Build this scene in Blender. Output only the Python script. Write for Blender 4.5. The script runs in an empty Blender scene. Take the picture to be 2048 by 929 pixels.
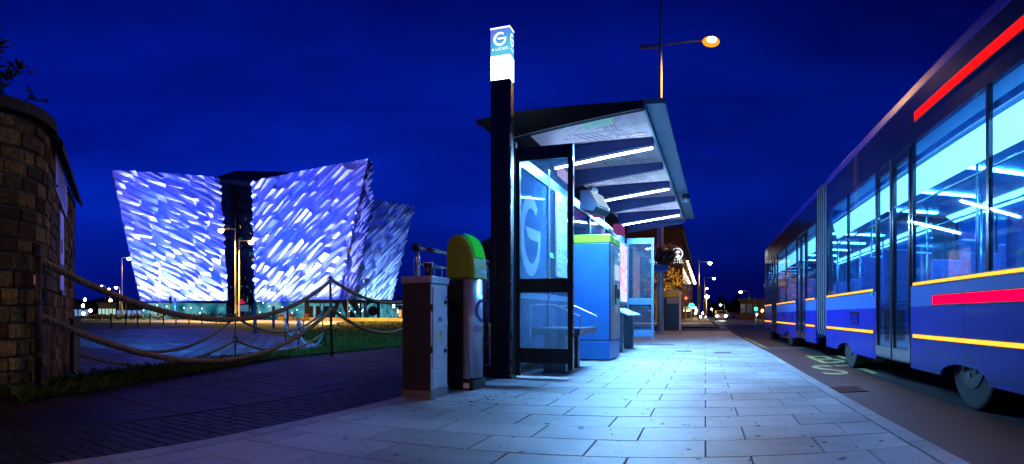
import bpy, bmesh, math, random
from mathutils import Vector, Matrix
sc = bpy.context.scene
COL = sc.collection
R = math.radians
rnd = random.Random(7)

# ---------------------------------------------------------------- viewpoint
F, CX, HY, H = 1190.0, 1411.0, 630.0, 0.72      # cylindrical panorama of a 0.72 m high viewpoint, street runs along +Y
cam = bpy.data.cameras.new('camera'); co = bpy.data.objects.new('camera', cam); COL.objects.link(co)
cam.type = 'PANO'; cam.panorama_type = 'CENTRAL_CYLINDRICAL'
cam.central_cylindrical_range_u_min = -1024 / F; cam.central_cylindrical_range_u_max = 1024 / F
cam.central_cylindrical_range_v_min = -(929 - HY) / F; cam.central_cylindrical_range_v_max = HY / F
cam.central_cylindrical_radius = 1.0
cam.clip_start = 0.05; cam.clip_end = 3000
co.location = (0, 0, H); co.rotation_euler = (R(90), 0, (CX - 1024) / F)
sc.camera = co

def G(x, y, z=0.0):                      # point on the level z seen at photo pixel x, y
    r = F * (H - z) / (y - HY); t = (x - CX) / F
    return (r * math.sin(t), r * math.cos(t), z)
def A(x, y, r):                          # point at horizontal distance r
    t = (x - CX) / F
    return (r * math.sin(t), r * math.cos(t), H + r * (HY - y) / F)
def V(p): return Vector(p)

# ---------------------------------------------------------------- mesh builder
def origin(o):
    v = Vector((0, 0, 0))
    while o is not None: v += o.location; o = o.parent
    return v
class MB:
    def __init__(s): s.v = []; s.f = []; s.uv = {}
    def quad(s, *p):
        n = len(s.v); s.v += [tuple(q) for q in p]; s.f.append(tuple(range(n, n + len(p)))); return s
    def box(s, x0, x1, y0, y1, z0, z1):
        n = len(s.v)
        s.v += [(x0,y0,z0),(x1,y0,z0),(x1,y1,z0),(x0,y1,z0),(x0,y0,z1),(x1,y0,z1),(x1,y1,z1),(x0,y1,z1)]
        s.f += [tuple(n + i for i in q) for q in ((0,3,2,1),(4,5,6,7),(0,1,5,4),(1,2,6,5),(2,3,7,6),(3,0,4,7))]
        return s
    def beam(s, a, b, w, h, up=(0,0,1)):    # box along a-b, w sideways, h along up
        a, b = V(a), V(b); d = (b - a).normalized(); sd = d.cross(V(up)).normalized(); u = sd.cross(d)
        n = len(s.v)
        for p in (a, b):
            for i, j in ((-1,-1),(1,-1),(1,1),(-1,1)): s.v.append(tuple(p + sd * (w/2*i) + u * (h/2*j)))
        s.f += [tuple(n + i for i in q) for q in ((3,2,1,0),(4,5,6,7),(0,1,5,4),(1,2,6,5),(2,3,7,6),(3,0,4,7))]
        return s
    def prism(s, pts, off):                 # polygon of 3D points extruded by vector off
        n = len(s.v); k = len(pts); off = V(off)
        s.v += [tuple(p) for p in pts] + [tuple(V(p) + off) for p in pts]
        s.f.append(tuple(range(n, n + k))); s.f.append(tuple(n + k + i for i in reversed(range(k))))
        for i in range(k):
            j = (i + 1) % k; s.f.append((n + i, n + k + i, n + k + j, n + j))
        return s
    def tube(s, path, rad, n=8, cap=True):
        path = [V(p) for p in path]; m = len(path)
        rad = rad if isinstance(rad, (list, tuple)) else [rad] * m
        b = len(s.v); ref = None
        for k in range(m):
            d = (path[min(k+1, m-1)] - path[max(k-1, 0)]).normalized()
            if ref is None: ref = d.orthogonal().normalized()
            ref = (ref - d * ref.dot(d)).normalized(); q = d.cross(ref)
            for i in range(n):
                a = 2 * math.pi * i / n; s.v.append(tuple(path[k] + (ref * math.cos(a) + q * math.sin(a)) * rad[k]))
        for k in range(m - 1):
            for i in range(n):
                j = (i + 1) % n; s.f.append((b+k*n+i, b+k*n+j, b+(k+1)*n+j, b+(k+1)*n+i))
        if cap: s.f.append(tuple(b + i for i in reversed(range(n)))); s.f.append(tuple(b + (m-1)*n + i for i in range(n)))
        return s
    def lathe(s, c, prof, n=20):            # prof: (radius, z) from bottom to top
        return s.tube_z(c, prof, n)
    def tube_z(s, c, prof, n):
        b = len(s.v)
        for r, z in prof:
            for i in range(n):
                a = 2*math.pi*i/n; s.v.append((c[0]+r*math.cos(a), c[1]+r*math.sin(a), c[2]+z))
        for k in range(len(prof) - 1):
            for i in range(n):
                j = (i+1) % n; s.f.append((b+k*n+i, b+k*n+j, b+(k+1)*n+j, b+(k+1)*n+i))
        s.f.append(tuple(b+i for i in reversed(range(n)))); s.f.append(tuple(b+(len(prof)-1)*n+i for i in range(n)))
        return s
    def ball(s, c, rx, ry=None, rz=None, n=12, m=8):
        ry = ry or rx; rz = rz or rx; b = len(s.v)
        for k in range(m + 1):
            t = math.pi * (0.02 + 0.96 * k / m)
            for i in range(n):
                a = 2*math.pi*i/n; s.v.append((c[0]+rx*math.sin(t)*math.cos(a), c[1]+ry*math.sin(t)*math.sin(a), c[2]-rz*math.cos(t)))
        for k in range(m):
            for i in range(n):
                j = (i+1) % n; s.f.append((b+k*n+i, b+k*n+j, b+(k+1)*n+j, b+(k+1)*n+i))
        s.f.append(tuple(b+i for i in reversed(range(n)))); s.f.append(tuple(b+m*n+i for i in range(n)))
        return s
    def flat(s, polys, o, ux, uy):          # 2D polygons laid on a plane
        o, ux, uy = V(o), V(ux), V(uy)
        for p in polys: s.quad(*[o + ux*q[0] + uy*q[1] for q in p])
        return s
    def tris(s, vf, o, ux, uy):
        o, ux, uy = V(o), V(ux), V(uy); n = len(s.v)
        s.v += [tuple(o + ux*q[0] + uy*q[1]) for q in vf[0]]; s.f += [tuple(n+i for i in f) for f in vf[1]]
        return s
    def build(s, name, mat, parent=None, smooth=False, bevel=0.0, world=True, uvfn=None, recalc=True):
        me = bpy.data.meshes.new(name)
        if parent is not None: sh = origin(parent) if world else Vector((0,0,0))
        else:
            xs = [p[0] for p in s.v]; ys = [p[1] for p in s.v]; zs = [p[2] for p in s.v]
            sh = Vector(((min(xs)+max(xs))/2, (min(ys)+max(ys))/2, min(zs)))
        me.from_pydata([(p[0]-sh.x, p[1]-sh.y, p[2]-sh.z) for p in s.v], [], s.f)
        if recalc:
            bm = bmesh.new(); bm.from_mesh(me); bmesh.ops.recalc_face_normals(bm, faces=bm.faces); bm.to_mesh(me); bm.free()
        me.materials.append(mat)
        if uvfn:
            ul = me.uv_layers.new(name='UVMap')
            for lp in me.loops: ul.data[lp.index].uv = uvfn(s.v[lp.vertex_index])
        if smooth:
            for p in me.polygons: p.use_smooth = True
        o = bpy.data.objects.new(name, me); COL.objects.link(o)
        if parent is not None: o.parent = parent
        else: o.location = sh
        if bevel:
            md = o.modifiers.new('bevel', 'BEVEL'); md.width = bevel; md.segments = 2; md.limit_method = 'ANGLE'; md.angle_limit = R(40)
        return o
def thing(name, label, cat, loc, rotz=0, group=None):
    o = bpy.data.objects.new(name, None); COL.objects.link(o); o.empty_display_size = 0.2
    o.location = loc; o.rotation_euler = (0, 0, rotz); return tag(o, label, cat, group)
def tag(o, label, cat, group=None):
    o['label'] = label; o['category'] = cat
    if group: o['group'] = group
    return o
def struct(o): o['kind'] = 'structure'; return o
def stuff(o, label=None, cat=None):
    o['kind'] = 'stuff'
    if label: o['label'] = label; o['category'] = cat
    return o
def copy_tree(o, parent=None):
    c = o.copy(); COL.objects.link(c); c.parent = parent
    for ch in list(o.children): copy_tree(ch, c)
    return c
def put(root, loc, rotz, label, group=None):
    c = copy_tree(root); c.location = loc; c.rotation_euler = (0, 0, rotz); c['label'] = label
    if group: c['group'] = group
    return c

def text2d(s, size, sx=1.0, bold=0.0):
    cu = bpy.data.curves.new('t', 'FONT'); cu.offset = bold; cu.body = s; cu.size = size; cu.align_x = 'CENTER'; cu.align_y = 'CENTER'; cu.resolution_u = 3
    ob = bpy.data.objects.new('t', cu); COL.objects.link(ob)
    dg = bpy.context.evaluated_depsgraph_get()
    me = bpy.data.meshes.new_from_object(ob.evaluated_get(dg))
    r = ([(v.co.x * sx, v.co.y) for v in me.vertices], [tuple(p.vertices) for p in me.polygons])
    bpy.data.objects.remove(ob); bpy.data.curves.remove(cu); bpy.data.meshes.remove(me)
    return r
def ring(r0, r1, a0, a1, n=28, c=(0,0)):
    ps = []
    for k in range(n):
        t0 = R(a0 + (a1-a0)*k/n); t1 = R(a0 + (a1-a0)*(k+1)/n)
        ps.append([(c[0]+q*math.cos(t), c[1]+q*math.sin(t)) for q, t in ((r1,t0),(r1,t1),(r0,t1),(r0,t0))])
    return ps
def glogo(s):                               # open ring with a tapered bar entering from the right
    ps = []; n = 30
    for k in range(n):
        def pt(u):
            t = R(48 + 312 * u); w = .26 + .10 * math.sin(math.pi * min(1, u*1.1))
            return t, 1 - w
        (t0, i0), (t1, i1) = pt(k/n), pt((k+1)/n)
        ps.append([(s*math.cos(t0), s*math.sin(t0)), (s*math.cos(t1), s*math.sin(t1)), (s*i1*math.cos(t1), s*i1*math.sin(t1)), (s*i0*math.cos(t0), s*i0*math.sin(t0))])
    ps.append([(1.0*s, .02*s), (1.0*s, .2*s), (-.52*s, .2*s), (-.36*s, .02*s), (-.1*s, -.08*s), (.72*s, -.08*s)])
    return ps

# ---------------------------------------------------------------- materials
def nt(name):
    m = bpy.data.materials.new(name); m.use_nodes = True; t = m.node_tree; t.nodes.clear()
    o = t.nodes.new('ShaderNodeOutputMaterial'); return m, t, o
def N(t, k, **kw):
    n = t.nodes.new(k)
    for a, b in kw.items():
        if a.startswith('i_'):
            n.inputs[a[2:].replace('_', ' ')].default_value = b
        else: setattr(n, a, b)
    return n
def c4(c): return (c[0], c[1], c[2], 1)
def ramp(t, src, stops):
    r = N(t, 'ShaderNodeValToRGB'); e = r.color_ramp.elements
    while len(e) < len(stops): e.new(.5)
    for k, (p, c) in enumerate(stops): e[k].position = p; e[k].color = c4(c) if len(c) == 3 else c
    t.links.new(src, r.inputs[0]); return r.outputs[0]
def mat(name, col, rough=.5, metal=0, var=.25, scale=6, bump=0, bscale=60, spec=.5, coat=0, speck=0):
    m, t, o = nt(name); L = t.links.new
    b = N(t, 'ShaderNodeBsdfPrincipled'); b.inputs['Metallic'].default_value = metal
    b.inputs['Specular IOR Level'].default_value = spec; b.inputs['Coat Weight'].default_value = coat
    tc = N(t, 'ShaderNodeTexCoord'); nz = N(t, 'ShaderNodeTexNoise'); nz.inputs['Scale'].default_value = scale; nz.inputs['Detail'].default_value = 6
    L(tc.outputs['Object'], nz.inputs['Vector'])
    lo = [x*(1-var) for x in col]; hi = [min(1, x*(1+var)) for x in col]
    cr = ramp(t, nz.outputs[0], [(.3, lo), (.7, hi)]); base = cr
    if speck:
        n2 = N(t, 'ShaderNodeTexNoise'); n2.inputs['Scale'].default_value = bscale; n2.inputs['Detail'].default_value = 2
        L(tc.outputs['Object'], n2.inputs['Vector'])
        mx = N(t, 'ShaderNodeMixRGB', blend_type='MULTIPLY'); mx.inputs[0].default_value = 1
        L(cr, mx.inputs[1]); L(ramp(t, n2.outputs[0], [(.35, (1-speck,)*3), (.65, (1+speck,)*3)]), mx.inputs[2]); base = mx.outputs[0]
    L(base, b.inputs['Base Color'])
    rr = N(t, 'ShaderNodeMapRange'); rr.inputs['To Min'].default_value = max(.02, rough*.8); rr.inputs['To Max'].default_value = min(1, rough*1.2)
    L(nz.outputs[0], rr.inputs[0]); L(rr.outputs[0], b.inputs['Roughness'])
    if bump:
        n3 = N(t, 'ShaderNodeTexNoise'); n3.inputs['Scale'].default_value = bscale; n3.inputs['Detail'].default_value = 4
        L(tc.outputs['Object'], n3.inputs['Vector']); bp = N(t, 'ShaderNodeBump'); bp.inputs['Strength'].default_value = bump; bp.inputs['Distance'].default_value = .01
        L(n3.outputs[0], bp.inputs['Height']); L(bp.outputs[0], b.inputs['Normal'])
    L(b.outputs[0], o.inputs[0]); return m
def emit(name, col, st):
    m, t, o = nt(name); e = N(t, 'ShaderNodeEmission'); e.inputs[0].default_value = c4(col); e.inputs[1].default_value = st
    t.links.new(e.outputs[0], o.inputs[0]); return m
def glass(name, tint=(.8,.9,1), refl=.08, dust=0.0, dcol=(.5,.6,.7), body=0.0):
    m, t, o = nt(name); L = t.links.new
    tr = N(t, 'ShaderNodeBsdfTransparent'); tr.inputs[0].default_value = c4(tint)
    gl = N(t, 'ShaderNodeBsdfGlossy'); gl.inputs['Roughness'].default_value = .03
    lw = N(t, 'ShaderNodeLayerWeight'); pw = N(t, 'ShaderNodeMath', operation='POWER'); pw.inputs[1].default_value = 5; L(lw.outputs['Facing'], pw.inputs[0])
    ad = N(t, 'ShaderNodeMath', operation='MULTIPLY_ADD'); ad.inputs[1].default_value = .85; ad.inputs[2].default_value = refl; L(pw.outputs[0], ad.inputs[0])
    mx = N(t, 'ShaderNodeMixShader'); L(ad.outputs[0], mx.inputs[0]); L(tr.outputs[0], mx.inputs[1]); L(gl.outputs[0], mx.inputs[2])
    out = mx.outputs[0]
    if dust or body:
        tc = N(t, 'ShaderNodeTexCoord'); nz = N(t, 'ShaderNodeTexNoise'); nz.inputs['Scale'].default_value = 130; nz.inputs['Detail'].default_value = 3; L(tc.outputs['Object'], nz.inputs[0])
        n2 = N(t, 'ShaderNodeTexNoise'); n2.inputs['Scale'].default_value = 3; L(tc.outputs['Object'], n2.inputs[0])
        a = N(t, 'ShaderNodeMapRange'); a.inputs[1].default_value = .56; a.inputs[2].default_value = .7; a.inputs[4].default_value = dust; L(nz.outputs[0], a.inputs[0])
        mu = N(t, 'ShaderNodeMath', operation='MULTIPLY'); L(a.outputs[0], mu.inputs[0]); L(n2.outputs[0], mu.inputs[1])
        a2 = N(t, 'ShaderNodeMath', operation='ADD'); a2.inputs[1].default_value = body; L(mu.outputs[0], a2.inputs[0])
        df = N(t, 'ShaderNodeBsdfDiffuse'); df.inputs[0].default_value = c4(dcol); tl = N(t, 'ShaderNodeBsdfTranslucent'); tl.inputs[0].default_value = c4(dcol)
        m1 = N(t, 'ShaderNodeMixShader'); m1.inputs[0].default_value = .5; L(df.outputs[0], m1.inputs[1]); L(tl.outputs[0], m1.inputs[2])
        m2 = N(t, 'ShaderNodeMixShader'); L(a2.outputs[0], m2.inputs[0]); L(out, m2.inputs[1]); L(m1.outputs[0], m2.inputs[2]); out = m2.outputs[0]
    L(out, o.inputs[0]); return m
def island(name, col, var, rough, spec=.5, grain=90, gv=.25, stain=.3, bump=.3, tint2=None):   # paving: each slab its own tone, granite grain
    m, t, o = nt(name); L = t.links.new; b = N(t, 'ShaderNodeBsdfPrincipled'); b.inputs['Specular IOR Level'].default_value = spec
    g = N(t, 'ShaderNodeNewGeometry'); tc = N(t, 'ShaderNodeTexCoord')
    n1 = N(t, 'ShaderNodeTexNoise'); n1.inputs['Scale'].default_value = grain; n1.inputs['Detail'].default_value = 3; L(tc.outputs['Object'], n1.inputs[0])
    n2 = N(t, 'ShaderNodeTexNoise'); n2.inputs['Scale'].default_value = .9; n2.inputs['Detail'].default_value = 8; n2.inputs['Roughness'].default_value = .65; L(tc.outputs['Object'], n2.inputs[0])
    c = ramp(t, g.outputs['Random Per Island'], [(0, [x*(1-var) for x in col]), (1, tint2 or [x*(1+var) for x in col])])
    m1 = N(t, 'ShaderNodeMixRGB', blend_type='MULTIPLY'); m1.inputs[0].default_value = 1; L(c, m1.inputs[1]); L(ramp(t, n1.outputs[0], [(.35, (1-gv,)*3), (.65, (1+gv,)*3)]), m1.inputs[2])
    m2 = N(t, 'ShaderNodeMixRGB', blend_type='MULTIPLY'); m2.inputs[0].default_value = 1; L(m1.outputs[0], m2.inputs[1]); L(ramp(t, n2.outputs[0], [(.38, (1-stain,)*3), (.6, (1,1,1))]), m2.inputs[2])
    L(m2.outputs[0], b.inputs['Base Color'])
    rr = N(t, 'ShaderNodeMapRange'); rr.inputs[3].default_value = rough*.75; rr.inputs[4].default_value = rough*1.25; L(n2.outputs[0], rr.inputs[0]); L(rr.outputs[0], b.inputs['Roughness'])
    bp = N(t, 'ShaderNodeBump'); bp.inputs['Strength'].default_value = bump; bp.inputs['Distance'].default_value = .004; L(n1.outputs[0], bp.inputs['Height']); L(bp.outputs[0], b.inputs['Normal'])
    L(b.outputs[0], o.inputs[0]); return m
def bricks(name, c1, c2, mort, bw, bh, ms=.02, rough=.85, uv=True, bump=.8, dirt=.5, patch=None):
    m, t, o = nt(name); L = t.links.new; b = N(t, 'ShaderNodeBsdfPrincipled'); tc = N(t, 'ShaderNodeTexCoord')
    src = tc.outputs['UV'] if uv else tc.outputs['Object']
    wb = N(t, 'ShaderNodeTexNoise'); wb.inputs['Scale'].default_value = 5/bw*.3; L(src, wb.inputs[0])
    vm = N(t, 'ShaderNodeVectorMath', operation='MULTIPLY_ADD'); vm.inputs[1].default_value = (bh*.22,)*3; L(wb.outputs['Color'], vm.inputs[0]); L(src, vm.inputs[2])
    br = N(t, 'ShaderNodeTexBrick'); br.inputs['Scale'].default_value = 1; br.inputs['Brick Width'].default_value = bw; br.inputs['Row Height'].default_value = bh
    br.inputs['Mortar Size'].default_value = ms*bh; br.inputs['Mortar Smooth'].default_value = .3; br.inputs['Color1'].default_value = c4(c1); br.inputs['Color2'].default_value = c4(c2); br.inputs['Mortar'].default_value = c4(mort)
    L(vm.outputs[0], br.inputs[0])
    n2 = N(t, 'ShaderNodeTexNoise'); n2.inputs['Scale'].default_value = 1.3; n2.inputs['Detail'].default_value = 8; L(src, n2.inputs[0])
    n3 = N(t, 'ShaderNodeTexNoise'); n3.inputs['Scale'].default_value = 4/bh; n3.inputs['Detail'].default_value = 5; L(src, n3.inputs[0])
    col = br.outputs[0]
    if patch:
        m0 = N(t, 'ShaderNodeMixRGB', blend_type='MIX'); L(ramp(t, n2.outputs[0], [(.5, (0,0,0)), (.6, (1,1,1))]), m0.inputs[0]); L(col, m0.inputs[1]); m0.inputs[2].default_value = c4(patch); 
        m00 = N(t, 'ShaderNodeMixRGB', blend_type='MIX'); m00.inputs[0].default_value = .55; L(col, m00.inputs[1]); L(m0.outputs[0], m00.inputs[2]); col = m00.outputs[0]
    mx = N(t, 'ShaderNodeMixRGB', blend_type='MULTIPLY'); mx.inputs[0].default_value = 1; L(col, mx.inputs[1]); L(ramp(t, n2.outputs[0], [(.35, (1-dirt,)*3), (.62, (1,1,1))]), mx.inputs[2])
    m3 = N(t, 'ShaderNodeMixRGB', blend_type='MULTIPLY'); m3.inputs[0].default_value = 1; L(mx.outputs[0], m3.inputs[1]); L(ramp(t, n3.outputs[0], [(.3, (.7,)*3), (.7, (1.25,)*3)]), m3.inputs[2])
    L(m3.outputs[0], b.inputs['Base Color']); b.inputs['Roughness'].default_value = rough; b.inputs['Specular IOR Level'].default_value = .25
    ma = N(t, 'ShaderNodeMath', operation='MULTIPLY_ADD'); ma.inputs[1].default_value = -1; L(br.outputs['Fac'], ma.inputs[0]); mm = N(t, 'ShaderNodeMath', operation='MULTIPLY'); mm.inputs[1].default_value = .5; L(n3.outputs[0], mm.inputs[0]); L(mm.outputs[0], ma.inputs[2])
    bp = N(t, 'ShaderNodeBump'); bp.inputs['Strength'].default_value = bump; bp.inputs['Distance'].default_value = .03; L(ma.outputs[0], bp.inputs['Height']); L(bp.outputs[0], b.inputs['Normal'])
    L(b.outputs[0], o.inputs[0]); return m

# ---------------------------------------------------------------- world: blue-hour sky with faint cloud
w = bpy.data.worlds.new('World'); sc.world = w; w.use_nodes = True; t = w.node_tree; t.nodes.clear()
wo = N(t, 'ShaderNodeOutputWorld'); bg = N(t, 'ShaderNodeBackground'); tc = N(t, 'ShaderNodeTexCoord'); sp = N(t, 'ShaderNodeSeparateXYZ')
t.links.new(tc.outputs['Generated'], sp.inputs[0])
grad = ramp(t, sp.outputs[2], [(0.0, (.0006,.0035,.13)), (.06, (.0006,.0045,.17)), (.2, (.0004,.0145,.40)), (.33, (.0003,.0100,.33)), (.5, (.0003,.0025,.14)), (1, (.0003,.002,.11))])
mp = N(t, 'ShaderNodeMapping'); mp.inputs['Scale'].default_value = (1.1, 1.1, 4.2); t.links.new(tc.outputs['Generated'], mp.inputs[0])
cn = N(t, 'ShaderNodeTexNoise'); cn.inputs['Scale'].default_value = 1.7; cn.inputs['Detail'].default_value = 7; cn.inputs['Roughness'].default_value = .5; t.links.new(mp.outputs[0], cn.inputs[0])
side = N(t, 'ShaderNodeMapRange'); side.inputs[1].default_value = -.9; side.inputs[2].default_value = .35; side.inputs[3].default_value = 1.12; side.inputs[4].default_value = .52; t.links.new(sp.outputs[0], side.inputs[0])
mx = N(t, 'ShaderNodeMixRGB', blend_type='MULTIPLY'); mx.inputs[0].default_value = 1
t.links.new(grad, mx.inputs[1]); t.links.new(ramp(t, cn.outputs[0], [(.32, (.5,.45,.56)), (.68, (1.3,1.42,1.22))]), mx.inputs[2])
t.links.new(mx.outputs[0], bg.inputs[0]); t.links.new(side.outputs[0], bg.inputs[1]); t.links.new(bg.outputs[0], wo.inputs[0])

def light(kind, loc, col, power, aim=None, size=.15, spot=150, blend=.8):
    l = bpy.data.lights.new('lamp_light', kind); l.color = col; l.energy = power
    if kind == 'SPOT': l.spot_size = R(spot); l.spot_blend = blend
    l.shadow_soft_size = size
    o = bpy.data.objects.new('lamp_light', l); COL.objects.link(o); o.location = loc
    if aim is not None: o.rotation_euler = (V(aim) - V(loc)).to_track_quat('-Z', 'Y').to_euler()
    return o
SOD = (1.0, .54, .09)
# shared materials
dark = mat('dark_powder_coat', (.02,.023,.03), .4, .2, .3, 5)
steel = mat('stainless_steel', (.55,.55,.55), .28, 1, .12, 9, .05, 200)
galv = mat('galvanised_steel', (.33,.34,.36), .45, .7, .2, 4)
black = mat('black_paint', (.012,.012,.014), .45)
whitep = mat('white_print', (.8,.82,.85), .5, 0, .03)
# ================================================================ GROUND
KX = [(1.25,-6),(1.25,2.5),(1.22,7.4),(1.22,11),(1.15,17),(1.02,25.5)]
def kx(y):
    for (a, b), (c, d) in zip(KX, KX[1:]):
        if y <= d: return a + (c-a)*(y-b)/(d-b)
    return KX[-1][0]
def sheet(name, pts, z, m):
    mb = MB(); mb.quad(*[(p[0], p[1], z) for p in pts]); return struct(mb.build(name, m))
asph = mat('asphalt', (.034,.033,.037), .5, 0, .4, 1.2, .9, 150, .5, speck=.55)
asph2 = mat('red_asphalt', (.042,.021,.024), .5, 0, .4, 2, .9, 150, .5, speck=.7)
earth = mat('dark_earth', (.03,.03,.028), .9)
sheet('ground', [(-900,-60),(900,-60),(900,1500),(-900,1500)], -.25, earth)
sheet('road', [(.9,-12),(12,-12),(12,420),(.9,420)], -.1, asph)
sheet('side_road', [(-60,26.2),(.9,26.2),(.9,36.5),(-60,36.5)], -.1, asph)
rl = []                                         # reddish bus-lane surfacing along the kerb
for y in (-12, 2.5, 7.4, 11, 14): rl.append((1.2, y))
sheet('road_surface', [(1.2,-12),(2.25,-12),(2.25,11),(1.75,17),(1.2,17)], -.096, asph2)
def slabs(name, m, x0, x1, y0, y1, dy, w, off, z, skew=0, gap=.0055, clip=None, h=.012):
    mb = MB(); k = 0; y = y0
    while y < y1:
        x = x0 - w + (off[k % len(off)] % w); 
        while x < x1:
            a, b = max(x, x0), min(x + w, x1)
            if clip: b = min(b, clip(y))
            if b - a > .05 and (clip is None or True):
                g = gap*.5; e = .003; zz = z + rnd.uniform(-.0012, .0012)
                def P(px, py, pz): return (px, py + px*skew, pz)
                lo = [P(a+g,y+g,z-h), P(b-g,y+g,z-h), P(b-g,y+dy-g,z-h), P(a+g,y+dy-g,z-h)]
                hi = [P(a+g+e,y+g+e,zz), P(b-g-e,y+g+e,zz), P(b-g-e,y+dy-g-e,zz), P(a+g+e,y+dy-g-e,zz)]
                n = len(mb.v); mb.v += lo + hi
                mb.f += [(n+4,n+5,n+6,n+7)] + [(n+i, n+(i+1)%4, n+4+(i+1)%4, n+4+i) for i in range(4)]
            x += w
        y += dy; k += 1
    return struct(mb.build(name, m, recalc=False))
pave = island('granite_paving', (.37,.37,.38), .15, .48, .35, 160, .45, .45, .5)
joint = mat('joint_sand', (.045,.042,.04), .9)
sheet('pavement_surface', [(-2.42,-3),(1.13,-3),(1.13,11),(.92,26.2),(-2.42,26.2)], -.011, joint)
slabs('pavement', pave, -2.42, 1.13, -1.0, 25.9, .4, .62, (2.42%.62, 2.42%.62+.23), 0, .06, clip=lambda y: kx(y) - .135)
# kerb stones
kmb = MB(); y = -6.0
while y < 25.4:
    a, b = y + .005, y + .91; xa, xb = kx(a), kx(b)
    pts = [(xa-.13,a,-.14),(xa,a,-.14),(xa,a,-.02),(xa-.018,a,.004),(xa-.13,a,.004)]; pt2 = [(xb-.13,b,-.14),(xb,b,-.14),(xb,b,-.02),(xb-.018,b,.004),(xb-.13,b,.004)]
    n = len(kmb.v); kmb.v += pts + pt2
    kmb.f += [tuple(n+i for i in range(5)), tuple(n+5+i for i in reversed(range(5)))] + [(n+i, n+5+i, n+5+(i+1)%5, n+(i+1)%5) for i in range(5)]
    y += .915
kerbm = island('granite_kerb', (.33,.33,.335), .12, .5, .5, 120, .3, .35, .4)
struct(kmb.build('kerb', kerbm))
struct(MB().box(-12,.95,25.98,26.16,-.14,.004).build('side_road_kerb', kerbm))
# edging band and dark path on the left
slabs('path_strip', kerbm, -2.56, -2.425, -1.0, 16, .6, .2, (0,), .002, 0)
setts = island('dark_setts', (.016,.0105,.009), .3, .6, .5, 60, .3, .4, .5)
pathm = island('dark_path_paving', (.021,.0125,.010), .25, .6, .4, 70, .3, .5, .45)
slabs('path_strip', setts, -3.3, -2.57, -1.0, 13, .105, .21, (0,.1), -.002, 0, .012)
slabs('path', pathm, -7.6, -3.31, -1.2, 17, .6, .9, (0,.45), 0, -.1, .01)
sheet('path_surface', [(-7.7,-4),(-2.42,-4),(-2.42,26.2),(-7.7,26.2)], -.013, joint)
# lawn, slipway, lit footway
grassm = mat('mown_lawn', (.075,.15,.012), .85, 0, .5, 1.5, .8, 40, .2, speck=.6)
lawn = [(-200,-20),(-7.55,-20),(-7.4,8.0),(-7.55,26.0),(-7.55,150),(-200,150)]
sheet('lawn', lawn, -.03, grassm)
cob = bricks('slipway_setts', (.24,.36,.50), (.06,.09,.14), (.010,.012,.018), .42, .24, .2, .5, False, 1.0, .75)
cp = [(60,765),(60,660),(430,657),(520,667),(600,680),(655,694),(655,702),(450,722),(330,742),(160,775)]
sheet('cobbled_path', [G(*p) for p in cp], .006, cob)
tan = mat('footway_asphalt', (.11,.085,.06), .7, 0, .25, .8)
sheet('footpath', [G(*p) for p in [(150,656),(330,654),(450,649),(560,645),(640,642),(640,640),(560,641.5),(420,645.5),(300,652.5),(150,654)]], -.012, tan)
sheet('far_pavement', [(-60,36.5),(.6,36.5),(.6,420),(-60,420)], -.02, mat('far_paving', (.2,.19,.18), .5))
sheet('opposite_pavement', [(12.2,-12),(17,-12),(17,420),(12.2,420)], 0, mat('far_paving_right', (.2,.19,.18), .5))
# foreground verge: grass sheet and blades in one countless mass
bankm = mat('verge_grass', (.05,.10,.014), .8, 0, .5, 9, .6, 60, .2, speck=.5)
vp = [(40,812),(100,796),(165,789),(250,773),(330,758),(430,741),(560,717),(700,703.5),(830,690),(830,641),(690,643),(600,668),(655,697),(560,708),(450,719),(330,738),(240,752),(150,768),(40,790)]
def inpoly(x, y, P):
    c = False; j = len(P) - 1
    for i in range(len(P)):
        if (P[i][1] > y) != (P[j][1] > y) and x < (P[j][0]-P[i][0])*(y-P[i][1])/(P[j][1]-P[i][1]) + P[i][0]: c = not c
        j = i
    return c
gb = MB(); gb.quad(*[(p[0], p[1], .02) for p in [G(*q) for q in vp]])
k = 0
while k < 26000:
    x = rnd.uniform(40, 830); y = 641 + (812-641)*rnd.random()**1.1
    if not inpoly(x, y + rnd.uniform(-2,2), vp): continue
    k += 1; p = G(x, y); d = math.hypot(p[0], p[1]); h = rnd.uniform(.03,.075)*(1.8 if rnd.random() < .06 else 1); wd = .0022 + .0006*d; a = rnd.uniform(0, 6.28)
    if d < 7: h *= 1.35
    cx_, sx_ = math.cos(a)*wd, math.sin(a)*wd; lx, ly = rnd.gauss(0,.5)*h, rnd.gauss(0,.5)*h
    n = len(gb.v); gb.v += [(p[0]-cx_,p[1]-sx_,.015),(p[0]+cx_,p[1]+sx_,.015),(p[0]+cx_*.7+lx*.4,p[1]+sx_*.7+ly*.4,.015+h*.6),(p[0]+lx,p[1]+ly,.015+h)]
    gb.f += [(n,n+1,n+2),(n,n+2,n+3)]
stuff(gb.build('grass', bankm, recalc=False), 'rough grass verge between the dark path and the cobbled slipway', 'grass')
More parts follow.
